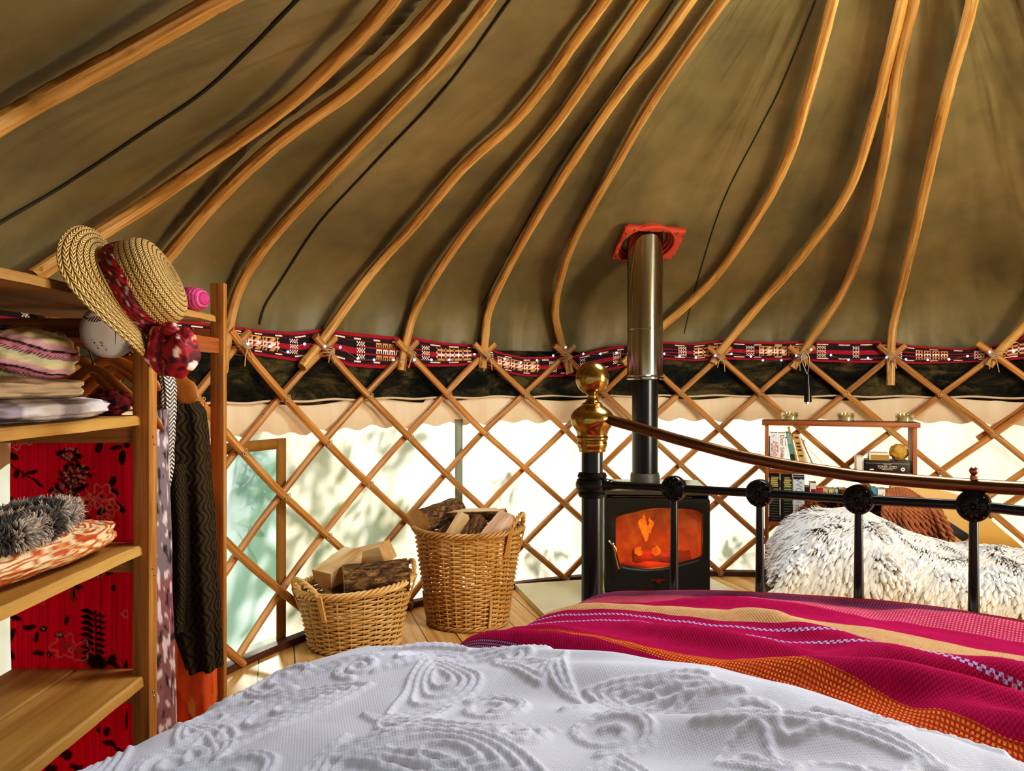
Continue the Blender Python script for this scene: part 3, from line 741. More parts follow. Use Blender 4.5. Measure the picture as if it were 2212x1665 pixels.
for i in range(na):
    row = []
    for j in range(nb):
        a = ax_[i]; t = ts[j]; e = interp(a, *EB)
        b = e + t - 0.02 if t > 0.02 else e + 0.0
        if t < 0.06:   # rounded fold at the edge
            ph = t / 0.06; b = e + 0.055 * (1 - math.cos(ph * PI / 2)) ; z = az_[i] - 0.055 + 0.055 * math.sin(ph * PI / 2)
        else: b = e + 0.055 + (t - 0.06); z = az_[i]
        z -= 0.13 * max(0, b - 0.84) * max(0, 1 - max(0, a + 0.1) / 0.45)
        top = max(0, min(1, (az_[i] - 0.55) / 0.10)) * max(0, min(1, t / 0.08))
        z += top * (folds(a, b, FQ) + 0.010 * nz(a * 4.5, b * 5, 7) + 0.004 * nz(a * 14, b * 15, 5))
        if b < 1.35:
            _, ix, dd = kd.find((a, b, 0))
            hgt = 0.0054 * math.exp(-(dd / 0.0046) ** 2) * (1 + 0.12 * math.sin(arcs[ix] * 420))
            z += hgt * max(0.15, min(1, (az_[i] - 0.52) / 0.1))
            uvq[(i, j)] = min(1, dd / 0.03)
        da = -(1 - max(0, min(1, (az_[i] - 0.5) / 0.15))) * 0.02 * nz(b * 7, az_[i] * 5, 4)
        row.append(B(a + da, b, z))
    rows.append(row)
m = NM('white_matelasse'); tc = m.n('ShaderNodeTexCoord'); sp = m.n('ShaderNodeSeparateXYZ'); m.put(sp, 0, tc.outputs['UV'])
U, V = sp.outputs[0], sp.outputs[1]
def tri(x, s): return m.math('ABSOLUTE', m.math('SUBTRACT', m.math('FRACT', m.math('MULTIPLY', x, s)), 0.5))
sq = m.math('MAXIMUM', tri(U, 85), tri(V, 85))
ring = m.math('LESS_THAN', m.math('ABSOLUTE', m.math('SUBTRACT', sq, 0.30)), 0.10)
msk = m.ramp(m.noise(tc.outputs['UV'], 5, 2), [(0.40, (0, 0, 0)), (0.50, (1, 1, 1))])
fine = m.math('MULTIPLY', m.math('SINE', m.math('MULTIPLY', U, 1500)), m.math('SINE', m.math('MULTIPLY', V, 1500)))
hq = m.math('ADD', m.math('MULTIPLY', m.math('MULTIPLY', ring, msk), 1.6), m.math('MULTIPLY', fine, 0.12))
hq = m.math('ADD', hq, m.math('MULTIPLY', m.noise(tc.outputs['UV'], 110, 2), 0.5))
col = m.mix(m.noise(tc.outputs['UV'], 9, 3), 'dedeea', 'd0ccd2')
m_quilt = m.bsdf(col, 0.9, 0, m.bump(hq, 0.5, 0.0022), Specular_IOR_Level=0.2)
mb = MB(); mb.grid(rows, uvf=lambda i, j: (ax_[min(i, na - 1)], ts[min(j, nb - 1)]))
o = obj('white_quilt', mb, m_quilt, loc=B(BW / 2, 1.0, 0.65), sharp=180)
tag(o, 'white embossed quilt with raised paisley scrolls covering the near half of the bed', 'quilt')
# ================================================================ wood stove
SXd = Vector((0.9962, -0.0872, 0)); SYd = Vector((0.0872, 0.9962, 0))   # along the front, into the stove
SF = Vector((0.700, 3.81, 0))                                          # middle of the front, on the floor
def S(u, d, z): return SF + SXd * u + SYd * d + Vector((0, 0, z))
Srot = Matrix.Rotation(math.atan2(SXd.y, SXd.x), 4, 'Z')
def sloc(px, py):                                                     # pixel on the stove front -> (u, z)
    r = ray(px, py); o = Vector((0, 0, H)); t = (SF - o).dot(SYd) / r.dot(SYd); p = o + r * t
    return (p - SF).dot(SXd), p.z
stove = thing('wood_stove', 'black iron wood burning stove glowing orange behind its glass door', 'stove', S(0, 0.2, 0))
mb = MB(); t = 0.012; w, h0, h1, dp = 0.50, 0.10, 0.585, 0.40
mb.box(S(-w / 2 + t / 2, dp / 2 + 0.012, (h0 + h1) / 2), (t, dp, h1 - h0), Srot); mb.box(S(w / 2 - t / 2, dp / 2 + 0.012, (h0 + h1) / 2), (t, dp, h1 - h0), Srot)
mb.box(S(0, dp + 0.006, (h0 + h1) / 2), (w, t, h1 - h0), Srot); mb.box(S(0, dp / 2 + 0.012, h0 + 0.006), (w, dp, t), Srot)
obj('body', mb, M['cast'], stove, bevel=0.003)
mb = MB(); mb.box(S(0, dp / 2 + 0.0, 0.594), (0.515, dp + 0.055, 0.020), Srot)
obj('top_plate', mb, m_plain('stove_top_sheen', '57544a', '3c3a33', 0.22, 0.3, 12), stove, bevel=0.006)
for u in (-0.2, 0.2):
    for d in (0.05, 0.36):
        mb = MB(); mb.lathe([(0.028, 0.03), (0.020, 0.04), (0.022, 0.10)], S(u, d, 0), None, 12); obj('leg', mb, M['cast'], stove)
wp = [(1331, 1145), (1331, 1125), (1338, 1114), (1370, 1106), (1420, 1098), (1470, 1098), (1503, 1101), (1514, 1108), (1517, 1120), (1516, 1160), (1515, 1195), (1508, 1205), (1480, 1213), (1440, 1223), (1400, 1227), (1370, 1225), (1345, 1220), (1336, 1208), (1332, 1180)]
wpl = [sloc(*p) for p in wp]
wc = (sum(p[0] for p in wpl) / len(wpl), sum(p[1] for p in wpl) / len(wpl))
wcv = [Vector((p[0], p[1], 0)) for p in wpl] ; wcv = catmull(wcv + [wcv[0]], 4)[:-1]
def castray(an, poly):
    dx, dz = math.cos(an), math.sin(an); best = 1e9
    for i in range(len(poly)):
        ax, az = poly[i][0] - wc[0], poly[i][1] - wc[1]; bx, bz = poly[(i + 1) % len(poly)][0] - wc[0], poly[(i + 1) % len(poly)][1] - wc[1]
        den = dx * (bz - az) - dz * (bx - ax)
        if abs(den) < 1e-12: continue
        tt = (ax * (bz - az) - az * (bx - ax)) / den; ss = (ax * dz - az * dx) / den
        if tt > 0 and -1e-6 <= ss <= 1 + 1e-6: best = min(best, tt)
    return (wc[0] + dx * best, wc[1] + dz * best)
def rrect(x0, x1, z0, z1, r, n=6):
    out = []
    for cx, cz, a in ((x1 - r, z1 - r, 0), (x0 + r, z1 - r, PI / 2), (x0 + r, z0 + r, PI), (x1 - r, z0 + r, 1.5 * PI)):
        out += [(cx + r * math.cos(a + PI / 2 * k / n), cz + r * math.sin(a + PI / 2 * k / n)) for k in range(n + 1)]
    return out
outer = rrect(-0.252, 0.252, 0.115, 0.570, 0.014)
angs = sorted(set([2 * PI * k / 120 for k in range(120)] + [math.atan2(p[1] - wc[1], p[0] - wc[0]) % (2 * PI) for p in outer]))
inn = [castray(a, [(p.x, p.y) for p in wcv]) for a in angs]; out_ = [castray(a, outer) for a in angs]
def toward(p, k): return (wc[0] + (p[0] - wc[0]) * k, wc[1] + (p[1] - wc[1]) * k)
rows = []
for lo, d in ((out_, 0.012), (out_, -0.012), ([toward(p, 0.985) for p in out_], -0.018), ([toward(p, 1.10) for p in inn], -0.018), ([toward(p, 1.03) for p in inn], -0.014), (inn, -0.006), (inn, 0.012)):
    rows.append([S(p[0], d, p[1]) for p in lo])
mb = MB(); mb.grid(rows, cv=True); door = obj('door', mb, M['cast'], stove, sharp=50)
m = NM('sooty_stove_glass'); v = m.coords('Object'); n1 = m.noise(v, 9, 5, 0.65, 0.8)
tr = m.n('ShaderNodeBsdfTransparent', ins={'Color': m.mix(n1, 'ffd9b0', 'e09a68')})
df = m.n('ShaderNodeBsdfDiffuse', ins={'Color': m.mix(n1, '9a6a4a', '5c4030')})
gl = m.n('ShaderNodeBsdfGlossy', ins={'Color': 'ffffff', 'Roughness': 0.06})
a_ = m.n('ShaderNodeMixShader', ins={0: m.ramp(m.noise(v, 14, 5, 0.7, 1.0), [(0.4, (0.08, 0.08, 0.08)), (0.75, (0.45, 0.45, 0.45))]), 1: tr.outputs[0], 2: df.outputs[0]})
b_ = m.n('ShaderNodeMixShader', ins={0: 0.05, 1: a_.outputs[0], 2: gl.outputs[0]})
mg = m.surface(b_.outputs[0])
mb = MB(); mb.add([S(p[0], 0.008, p[1]) for p in [toward(q, 1.02) for q in inn]], [list(range(len(inn)))]); obj('glass', mb, mg, door, label='sooty glass pane glowing orange')
mb = MB(); h = [sloc(1315, 1165), sloc(1322, 1169), sloc(1327, 1180), sloc(1331, 1200), sloc(1337, 1222)]
mb.tube(catmull([S(h[0][0], -0.018, h[0][1]), S(h[1][0], -0.05, h[1][1]), S(h[2][0], -0.056, h[2][1]), S(h[3][0], -0.058, h[3][1]), S(h[4][0], -0.06, h[4][1])], 5), 0.0075, 10)
obj('door_handle', mb, M['steel'], door, label='chrome lever handle')
mb = MB(); k_ = sloc(1421, 1250)
mb.tube([S(k_[0], -0.012, k_[1]), S(k_[0], -0.04, k_[1])], 0.012, 14); mb.box(S(k_[0], -0.02, k_[1] + 0.0), (0.07, 0.006, 0.012), Srot)
obj('air_slider', mb, m_plain('copper_red', '8a3a26', '5c2418', 0.3, 0.8), stove)
# hot lining and fire
m = NM('glowing_firebrick'); v = m.coords('Object'); n1 = m.noise(v, 7, 5, 0.65, 0.6)
gz = m.n('ShaderNodeSeparateXYZ'); m.put(gz, 0, v)
em = m.n('ShaderNodeEmission', ins={'Color': m.mix(m.ramp(m.math('ADD', gz.outputs[2], m.math('MULTIPLY', n1, 0.12)), [(0.38, (0, 0, 0)), (0.56, (1, 1, 1))]), m.ramp(n1, [(0.3, 'b8400c'), (0.52, 'e8641e'), (0.75, 'ff9840')]), m.ramp(n1, [(0.35, '5a3a28'), (0.6, 'a87850')])), 'Strength': 0.85})
mlin = m.surface(em.outputs[0])
mb = MB(); rows = []
for d, kx in ((0.02, 1.25), (0.30, 1.1)):
    rows.append([S(x, d, z) for x, z in rrect(-0.225, 0.225, 0.14, 0.53, 0.02, 3)])
mb.grid(rows, cv=True); mb.add(rows[-1], [list(range(len(rows[-1])))])
obj('fire_lining', mb, mlin, stove)
mch = m_plain('charred_log', '2a120a', 'c8401c', 0.8, 0, 30)
for (u0, u1, z, d, lab) in ((-0.16, 0.14, 0.19, 0.12, 'charred log lying low behind the stove glass'), (-0.10, 0.19, 0.235, 0.2, 'charred log resting at the back of the fire')):
    mb = MB(); mb.tube([S(u0 + (u1 - u0) * k / 8, d + 0.01 * nz(k, z * 9), z + 0.008 * nz(k * 0.8, 3)) for k in range(9)], 0.038, 10, rough=0.25)
    tag(obj('burning_log', mb, mch, loc=S((u0 + u1) / 2, d, z - 0.03)), lab, 'log')
m = NM('flame'); v = m.coords('Object'); n1 = m.noise(v, 16, 3, 0.5)
e1 = m.n('ShaderNodeEmission', ins={'Color': m.ramp(n1, [(0.3, 'ff6a10'), (0.6, 'ffae30')]), 'Strength': 1.25})
mfl = m.surface(e1.outputs[0])
mb = MB()
fire = thing('fire', 'orange flames and embers burning behind the stove glass', 'fire', S(0, 0.12, 0.16))
for (px, y0, y1, wd, d) in ((1397, 1176, 1114, 0.034, 0.08), (1408, 1160, 1124, 0.022, 0.10), (1388, 1150, 1122, 0.020, 0.11), (1425, 1216, 1192, 0.050, 0.16), (1385, 1217, 1196, 0.044, 0.17)):
    mb = MB()
    a0, b0 = sloc(px, y0), sloc(px, y1); n = 14; rr = []; pp = []
    for k in range(n):
        t = k / (n - 1); pp.append(S(a0[0] + 0.022 * nz(t * 2.6, px * 0.13) * (0.3 + t), d + 0.01 * nz(t * 3, px), a0[1] + (b0[1] - a0[1]) * t)); rr.append(max(0.0008, wd * 0.55 * math.sin(PI * (0.12 + 0.88 * t)) ** 1.2 * (1 + 0.3 * nz(t * 4, px * 0.7))))
    mb.tube(pp, rr, 8, ell=(0.35, 1.0), up=SYd); obj('flame', mb, mfl, fire)
mb = MB()
for k in range(26):
    u = -0.19 + 0.38 * random.random(); mb.sphere(S(u, 0.04 + 0.05 * random.random(), 0.165 + 0.012 * random.random()), 0.010 + 0.006 * random.random(), 7, 5)
o = obj('ember_bed', mb, mfl, fire); o['kind'] = 'stuff'
light('POINT', 'fire_glow', S(0, 0.10, 0.34), S(0, 0, 0), 2.2, (1.0, 0.42, 0.12), shadow_soft_size=0.05)

# hearth slab under the stove
HA = Vector((0.015, 4.288, 0)); hx = Vector((0.971, 0.239, 0)); hy = Vector((0.189, -0.982, 0)).normalized()
hy = Vector((hx.y, -hx.x, 0))
mb = MB(); poly = [(0, 0), (1.10, 0), (1.10, 0.86), (0, 0.86)]
mb.prism(poly, lambda x, y, t: HA + hx * x + hy * y + Vector((0, 0, t)), 0.0, 0.028)
o = obj('hearth_slab', mb, m_plain('pale_stone', 'ddd3b4', 'c8bb98', 0.5, 0, 6, 0.1, 80), loc=HA, bevel=0.004)
tag(o, 'pale stone hearth slab on the floor under the stove', 'hearth')

# flue
FX, FY = 0.676, 4.0
flue = thing('stovepipe', 'tall stovepipe, black below and shiny steel above, rising from the stove', 'stovepipe', (FX, FY, 0.605))
mb = MB(); mb.lathe([(0.0745, 0.604), (0.074, 0.655), (0.070, 0.668), (0.066, 0.669)], (FX, FY, 0), None, 32); obj('collar', mb, m_plain('grey_cast_collar', '5e5a50', '4a463d', 0.5, 0.3), flue)
mb = MB(); mb.lathe([(0.0655, 0.66), (0.0655, 1.145)], (FX, FY, 0), None, 40); obj('lower_pipe', mb, M['iron'], flue, label='black enamelled lower pipe')
mb = MB(); mb.lathe([(0.066, 1.158), (0.090, 1.158), (0.090, 1.392), (0.0915, 1.394), (0.0915, 1.400), (0.090, 1.402), (0.090, 1.90)], (FX, FY, 0), None, 48)
obj('insulated_pipe', mb, M['steel'], flue, label='shiny steel insulated upper pipe')
mb = MB(); mb.lathe([(0.066, 1.142), (0.092, 1.140), (0.096, 1.145), (0.096, 1.152), (0.093, 1.155), (0.096, 1.159), (0.094, 1.164), (0.090, 1.165)], (FX, FY, 0), None, 48); obj('trim_ring', mb, M['steel'], flue)
# silicone flashing on the roof
cs = [hit_roof(x, y, 0.0) for x, y in ((1352, 488), (1481, 495), (1438, 556), (1321, 557))]
cs[2] = hit_roof(1452, 556, 0.0)
fc = sum(cs, Vector()) / 4; fx = (cs[1] - cs[0]).normalized(); fn = fx.cross(cs[3] - cs[0]).normalized()
if fn.z > 0: fn = -fn
fy = fn.cross(fx)
loc2 = [((p - fc).dot(fx), (p - fc).dot(fy)) for p in cs]
n = 64; ang0 = [2 * PI * k / n for k in range(n)]
def quadray(an):
    dx, dy = math.cos(an), math.sin(an); best = 1e9
    for i in range(4):
        ax, ay = loc2[i]; bx, by = loc2[(i + 1) % 4]; den = dx * (by - ay) - dy * (bx - ax)
        if abs(den) < 1e-9: continue
        t = (ax * (by - ay) - ay * (bx - ax)) / den; s2 = (ax * dy - ay * dx) / den
        if t > 0 and -1e-6 <= s2 <= 1 + 1e-6: best = min(best, t)
    return best
hc_ = None
# centre of the pipe on the plate plane
t = (fc - Vector((FX, FY, 0))).dot(fn) / fn.z; pc = Vector((FX, FY, t)); pcl = ((pc - fc).dot(fx), (pc - fc).dot(fy))
rows = []
for f_, lift, kind in ((1.0, -0.012, 'q'), (1.0, 0.010, 'q'), (0.93, 0.016, 'q'), (0, 0.014, 'c'), (0, 0.0, 'd'), (0, -0.03, 'e'), (0, -0.05, 'f')):
    row = []
    for an in ang0:
        if kind == 'q':
            r_ = quadray(an) * f_; rr = 0.02; row.append(fc + fx * (r_ * math.cos(an)) + fy * (r_ * math.sin(an)) + fn * (lift + 0.006 * nz(an * 3, f_)))
        else:
            k = {'c': 0.150, 'd': 0.140, 'e': 0.118, 'f': 0.094}[kind]; st = 1.0 if kind in 'cd' else 1.0
            row.append(pc + fx * (k * math.cos(an)) + fy * (k * math.sin(an) * 1.08) + fn * lift)
    rows.append(row)
for k in range(4): pass
mb = MB(); mb.grid(rows, cv=True)
for k, rr in enumerate((0.146, 0.135, 0.124)): mb.tube([pc + fx * (rr * math.cos(a)) + fy * (rr * math.sin(a)) * 1.08 + fn * (0.014 - 0.016 * k) for a in ang0], 0.004, 6, closed=True)
mfla = m_plain('orange_red_silicone', 'd9593a', 'b8432a', 0.55, 0, 12, 0.15, 60)
flash = obj('flue_flashing', mb, mfla, loc=fc, sharp=40, solid=0.004); tag(flash, 'orange red rubber flashing collar where the stovepipe meets the roof', 'flashing')
m_scr = m_plain('rusty_screw', '6a5a4c', '3c2c24', 0.5, 0.6)
for i in range(4):
    for k in range(4):
        t = (k + 0.5) / 4; x = loc2[i][0] + (loc2[(i + 1) % 4][0] - loc2[i][0]) * t; y = loc2[i][1] + (loc2[(i + 1) % 4][1] - loc2[i][1]) * t
        mb = MB(); mb.sphere(fc + fx * x * 0.95 + fy * y * 0.95 + fn * 0.016, 0.0048, 8, 6); obj('screw', mb, m_scr, flash)

# ================================================================ log baskets and firewood
m_wick = m_wood('honey_wicker', '8a5a28', 'c8954e', 'e8c58c', 0.5, 160, 6, 0.2, knots=False)
m_wick2 = m_wood('pale_wicker', '9a6a34', 'd6a865', 'f0d4a0', 0.5, 160, 6, 0.2, knots=False)
def basket(name, label, c, r0, r1, h, mat, N=28, step=0.0106, rod=0.0045, tilt=(0, 0)):
    t = thing(name, label, 'basket', c, 'wicker log baskets'); c = Vector(c)
    def pt(th, z, dr=0):
        k = z / h; r = r0 + (r1 - r0) * (k ** 0.85) + dr + 0.004 * nz(th, z * 5)
        return c + Vector((r * math.cos(th), r * math.sin(th), z + z / h * (tilt[0] * math.cos(th) + tilt[1] * math.sin(th))))
    mb = MB(); rows = int(h / step); sg = N * 3
    for k in range(rows):
        z = 0.012 + k * step
        rr = rod * (1 + 0.15 * nz(k * 1.3, 2)); dbl = 0
        mb.tube([pt(2 * PI * j / sg, z + 0.0016 * nz(j * 0.25, k * 3.0), 0.0080 * math.cos(N / 2 * 2 * PI * j / sg + k * PI)) for j in range(sg)], rr, 5, closed=True)
    obj('woven_body', mb, mat, t)
    mb = MB()
    for s in range(N):
        th = 2 * PI * s / N; mb.tube([pt(th, h * q / 10, 0.0) for q in range(11)], 0.0038, 5)
    obj('stakes', mb, mat, t)
    mb = MB()
    for ph in range(4):
        pts = []
        for j in range(150):
            th = 2 * PI * j / 150; a = th * 14 + ph * PI / 2
            pts.append(pt(th, h + 0.010 * math.sin(a), 0.004 + 0.011 * math.cos(a)))
        mb.tube(pts, 0.0062, 6, closed=True)
    obj('braided_rim', mb, mat, t)
    mb = MB()
    for ph in range(3):
        pts = []
        for j in range(120):
            th = 2 * PI * j / 120; a = th * 12 + ph * 2 * PI / 3; pts.append(pt(th, 0.014 + 0.008 * math.sin(a), 0.004 + 0.007 * math.cos(a)))
        mb.tube(pts, 0.005, 5, closed=True)
    obj('foot_braid', mb, mat, t)
    mb = MB(); mb.lathe([(1e-4, 0.012), (r0 - 0.004, 0.012)], c, None, 40); obj('base', mb, m_plain('dark_wicker_base', '5a3a1a', '3c2610', 0.8), t)
    return t, pt
def handle(t, pt, h, th0, span, rise, mat, lean=0.0):
    mb = MB()
    for ph in range(3):
        pts = []
        for j in range(40):
            q = j / 39; an = th0 + span * (q - 0.5); zz = rise * math.sin(PI * q) ** 0.7; a = q * 22 + ph * 2 * PI / 3
            p = pt(an, h - 0.02 + 0.0, 0.012 + lean * math.sin(PI * q)); p = p + Vector((0, 0, zz)) + Vector((math.cos(an) * math.cos(a), math.sin(an) * math.cos(a), math.sin(a))) * 0.0065
            pts.append(p)
        mb.tube(pts, 0.0058, 6)
    for q in (-0.5, 0.5):
        an = th0 + span * q
        for k in range(3): mb.tube([pt(an + 0.03 * (k - 1), h + 0.006, 0.022), pt(an + 0.03 * (k - 1), h - 0.06, 0.014), pt(an + 0.03 * (k - 1), h - 0.11, 0.006)], 0.0045, 5)
    obj('handle', mb, mat, t)
tb_, tpt = basket('log_basket', 'tall round wicker basket full of split logs, nearer the stove', (-0.207, 3.72, 0), 0.180, 0.246, 0.445, m_wick, 28)
handle(tb_, tpt, 0.445, -0.42, 0.62, 0.098, m_wick, 0.02); handle(tb_, tpt, 0.445, PI - 0.5, 0.5, 0.075, m_wick, 0.01)
for an in (-1.02, -2.75):
    mb = MB()
    for k in range(3): mb.tube([tpt(an + 0.025 * (k - 1), 0.16 - 0.01 * k, 0.010), tpt(an + 0.01 * (k - 1), 0.09, 0.016), tpt(an + 0.02 * (k - 1), 0.02, 0.014)], 0.0045, 5)
    obj('wrapped_binding', mb, m_wick, tb_)
sb_, spt = basket('log_basket', 'low wide wicker basket of logs standing beside the clear window', (-0.682, 3.42, 0), 0.185, 0.240, 0.262, m_wick2, 26, tilt=(0.018, 0.0))
handle(sb_, spt, 0.262, PI + 0.72, 0.95, 0.085, m_wick2, 0.02); handle(sb_, spt, 0.262, 0.45, 0.6, 0.07, m_wick2, 0.01)

M['split'] = m_wood('split_log_face', 'a8743c', 'e0bd88', 'f4dfb8', 0.75, 70, 3, 0.5, knots=False)
M['splitpink'] = m_wood('pinkish_split_face', '9a6a4a', 'd8ae8c', 'ecd0b4', 0.75, 70, 3, 0.5, knots=False)
M['endgrain'] = m_plain('log_end_grain', 'd8b078', 'a87a44', 0.85, 0, 40, 0.4, 150)
m = NM('rough_bark'); v = m.coords('UV', (60, 22, 1)); n1 = m.noise(v, 1.0, 6, 0.7, 0.8)
M['bark'] = m.bsdf(m.ramp(n1, [(0.35, '2a1a0c'), (0.5, '6b4a28'), (0.62, 'a07c4c'), (0.75, 'c8a878')]), 0.9, 0, m.bump(n1, 1.0, 0.012))
def log(label, p0, p1, kind, w, roll, group, face='split', h=None):
    p0, p1 = Vector(p0), Vector(p1); ax = (p1 - p0).normalized(); L = (p1 - p0).length
    u = Vector((0, 0, 1)); u = (u - ax * u.dot(ax)); u = u.normalized() if u.length > 1e-3 else Vector((1, 0, 0)); v2 = ax.cross(u)
    u, v2 = u * math.cos(roll) + v2 * math.sin(roll), v2 * math.cos(roll) - u * math.sin(roll)
    prof2 = []; mats = []
    if kind == 'round':
        for k in range(18): a = 2 * PI * k / 18; prof2.append((w * math.cos(a), w * math.sin(a))); mats.append(1)
    elif kind == 'wedge':
        prof2.append((-w * 0.55, 0)); mats.append(0)
        for k in range(10): a = -0.75 + 1.5 * k / 9; prof2.append((w * math.cos(a) - w * 0.5, w * math.sin(a))); mats.append(1 if k < 9 else 0)
    elif kind == 'half':
        for k in range(13): a = -PI / 2 + PI * k / 12; prof2.append((w * math.cos(a) - w * 0.35, w * math.sin(a))); mats.append(1 if k < 12 else 0)
    else:
        hh = h or w * 0.6
        prof2 = [(-hh, -w), (hh * 0.9, -w * 0.95), (hh, w * 0.9), (-hh * 0.85, w)]; mats = [0, 0, 0, 0]
    n = len(prof2); mb = MB(); rows = []; q = 12; sd = p0.x * 13 + p0.z * 7
    for i in range(q + 1):
        t = i / q; row = []
        for k, (x, y) in enumerate(prof2):
            j = 1 + (0.10 if mats[k] == 1 or mats[k - 1] == 1 else 0.03) * nz(k * 1.1, t * 5, sd)
            row.append(p0 + ax * (L * t + (0.006 * nz(k, sd) if i in (0, q) else 0)) + u * x * j + v2 * y * j)
        rows.append(row)
    vs = [p for r_ in rows for p in r_]
    for k in range(n):
        fs = []; us = []
        for i in range(q):
            fs.append([i * n + k, i * n + (k + 1) % n, (i + 1) * n + (k + 1) % n, (i + 1) * n + k])
            us.append([(k * 0.02, i * L / q), ((k + 1) * 0.02, i * L / q), ((k + 1) * 0.02, (i + 1) * L / q), (k * 0.02, (i + 1) * L / q)])
        o0 = len(mb.v); mb.add([vs[j] for j in range(len(vs))] if k == 0 else [], [] if True else [], 0)
        for f, uu in zip(fs, us): mb.f.append(f); mb.m.append(mats[k]); mb.uv.append(uu)
    mb.f.append(list(range(n))[::-1]); mb.m.append(2); mb.uv.append([prof2[j] for j in range(n)][::-1])
    mb.f.append([q * n + j for j in range(n)]); mb.m.append(2); mb.uv.append([prof2[j] for j in range(n)])
    o = obj('firewood_log', mb, [M[face], M['bark'], M['endgrain']], loc=(p0 + p1) / 2, sharp=40)
    tag(o, label, 'log', group); return o
GT, GS = 'logs in the tall basket', 'logs in the low basket'
log('round bark covered log lying at the back left of the tall basket', P(905, 1128, 3.66), P(985, 1100, 3.92), 'round', 0.058, 0.3, GT)
log('pale topped half log lying across the back of the tall basket', P(938, 1112, 3.80), P(1075, 1108, 3.84), 'half', 0.052, PI, GT, h=0.03)
log('clean squared split stick leaning in the middle of the tall basket', P(950, 1200, 3.58), P(1003, 1112, 3.70), 'stick', 0.028, 0.5, GT, h=0.022)
log('dark bark faced split leaning beside the squared stick in the tall basket', P(985, 1200, 3.56), P(1040, 1122, 3.72), 'half', 0.040, 1.3, GT)
log('wide pinkish split plank leaning towards the right handle of the tall basket', P(1025, 1205, 3.57), P(1098, 1115, 3.72), 'stick', 0.045, 0.35, GT, 'splitpink', h=0.03)
log('small grey split poking out low at the left front of the tall basket', P(915, 1185, 3.60), P(975, 1135, 3.72), 'wedge', 0.036, 1.2, GT)
log('log standing deep down in the tall basket behind the pink plank', P(1060, 1160, 3.75), P(1085, 1105, 3.88), 'wedge', 0.05, 2.0, GT)
log('large pale three sided split with its clean face up in the low basket', P(700, 1252, 3.32), P(770, 1200, 3.52), 'wedge', 0.098, -2.2, GS)
log('thick pale block lying at the back of the low basket', P(758, 1212, 3.58), P(838, 1192, 3.50), 'stick', 0.05, 0.25, GS, h=0.045)
log('dark bark covered log lying along the front of the low basket', P(742, 1254, 3.30), P(882, 1238, 3.38), 'half', 0.070, 1.1, GS)
log('small split tucked under the pale wedge in the low basket', P(705, 1290, 3.30), P(760, 1265, 3.45), 'wedge', 0.05, 1.0, GS)
log('log filling the bottom of the low basket under the bark covered one', P(730, 1295, 3.40), P(860, 1285, 3.46), 'round', 0.055, 0.0, GS)
# ================================================================ woven band and fairy lights
BPX = [(300, 690, 752), (400, 692, 758), (500, 703, 760), (560, 712, 768), (640, 718, 780), (700, 710, 772), (760, 718, 792), (850, 727, 797), (890, 728, 792), (960, 740, 792), (1030, 744, 788), (1080, 760, 803), (1130, 771, 812), (1180, 770, 815), (1240, 768, 812), (1330, 748, 797), (1400, 742, 782), (1440, 738, 776), (1500, 742, 780), (1560, 734, 776), (1620, 738, 778), (1690, 739, 777), (1740, 735, 780), (1830, 738, 783), (1900, 736, 784), (1990, 748, 786), (2080, 753, 783), (2150, 745, 781), (2212, 727, 775)]
bt = []
for x, a, b in BPX:
    t0, z0 = hit_cyl(x, a, R + 0.022); t1, z1 = hit_cyl(x, b, R + 0.022); bt.append(((t0 + t1) / 2, z0, z1))
bt.sort(); bT = [q[0] for q in bt]; bA = [q[1] for q in bt]; bZ = [q[2] for q in bt]
th0, th1 = 24.0, 214.0; NR = 21; CW = 0.0068
NCc = int(math.radians(th1 - th0) * (R + 0.022) / CW)
MEA = ["###########.", "#..#...####.", "#.##..####..", "####.####.##"]; LAD = ["#####.", "#.#.#.", "#.#.#.", "#####."]; ARW = ["#...#...", ".#######", ".#######", "#...#..."]
DK, RD, MR, TN, CM = hexc('1c070a'), hexc('a01228'), hexc('520a16'), hexc('d09a5c'), hexc('f2dcc4')
def wcell(i, j):
    sec, c = divmod(i, 58); typ = (sec * 5 + 2) % 4
    if j in (0, 1, 20): return RD
    if j in (2, 18, 19): return MR if j != 19 else RD
    if j in (3, 17):
        return CM if (i % 17) < (9 if typ % 2 else 6) else DK
    if j == 4 or j == 16: return MR
    row = (j - 5) // 4 if j < 17 else 2; rj = (j - 5) % 4
    bg = RD if (row == 1 and typ != 2) else DK; fg = CM if row == 1 else TN
    if rj == 3 and row < 2 and typ in (2,): return RD
    if typ == 0 and 8 <= c < 46: return fg if MEA[rj][(c - 8) % 12] == '#' else bg
    if typ == 2 and 14 <= c < 38: return fg if LAD[rj][(c - 14) % 6] == '#' else bg
    if typ == 3 and 10 <= c < 42: return fg if ARW[rj][(c - 10) % 8] == '#' else bg
    if (c < 4 or c > 54) and (i + j) % 2 == 0 and rj < 3: return CM
    if typ == 1 and 25 <= c < 30 and (i + j) % 2 == 0 and rj < 3: return CM
    return bg
mb = MB(); vs, fs, cs = [], [], []
def bpt(i, j):
    th = th1 - (th1 - th0) * i / NCc; za, zb = interp(th, bT, bA), interp(th, bT, bZ); k = j / NR
    return cyl(th, za + (zb - za) * k, R + 0.026 - 0.010 * math.sin(PI * k) + 0.006 * nz(th * 0.3, 6))
for i in range(NCc):
    for j in range(NR):
        o_ = len(vs); vs += [bpt(i, j), bpt(i + 1, j), bpt(i + 1, j + 1), bpt(i, j + 1)]; fs.append([o_, o_ + 1, o_ + 2, o_ + 3])
        c = wcell(i, j); f = 0.8 + 0.4 * random.random(); cs += [tuple(x * f for x in c)] * 4
mb.add(vs, fs, 0, None, cs)
o = obj('woven_band', mb, M['vcol'], loc=cyl(110, 1.25), sharp=180)
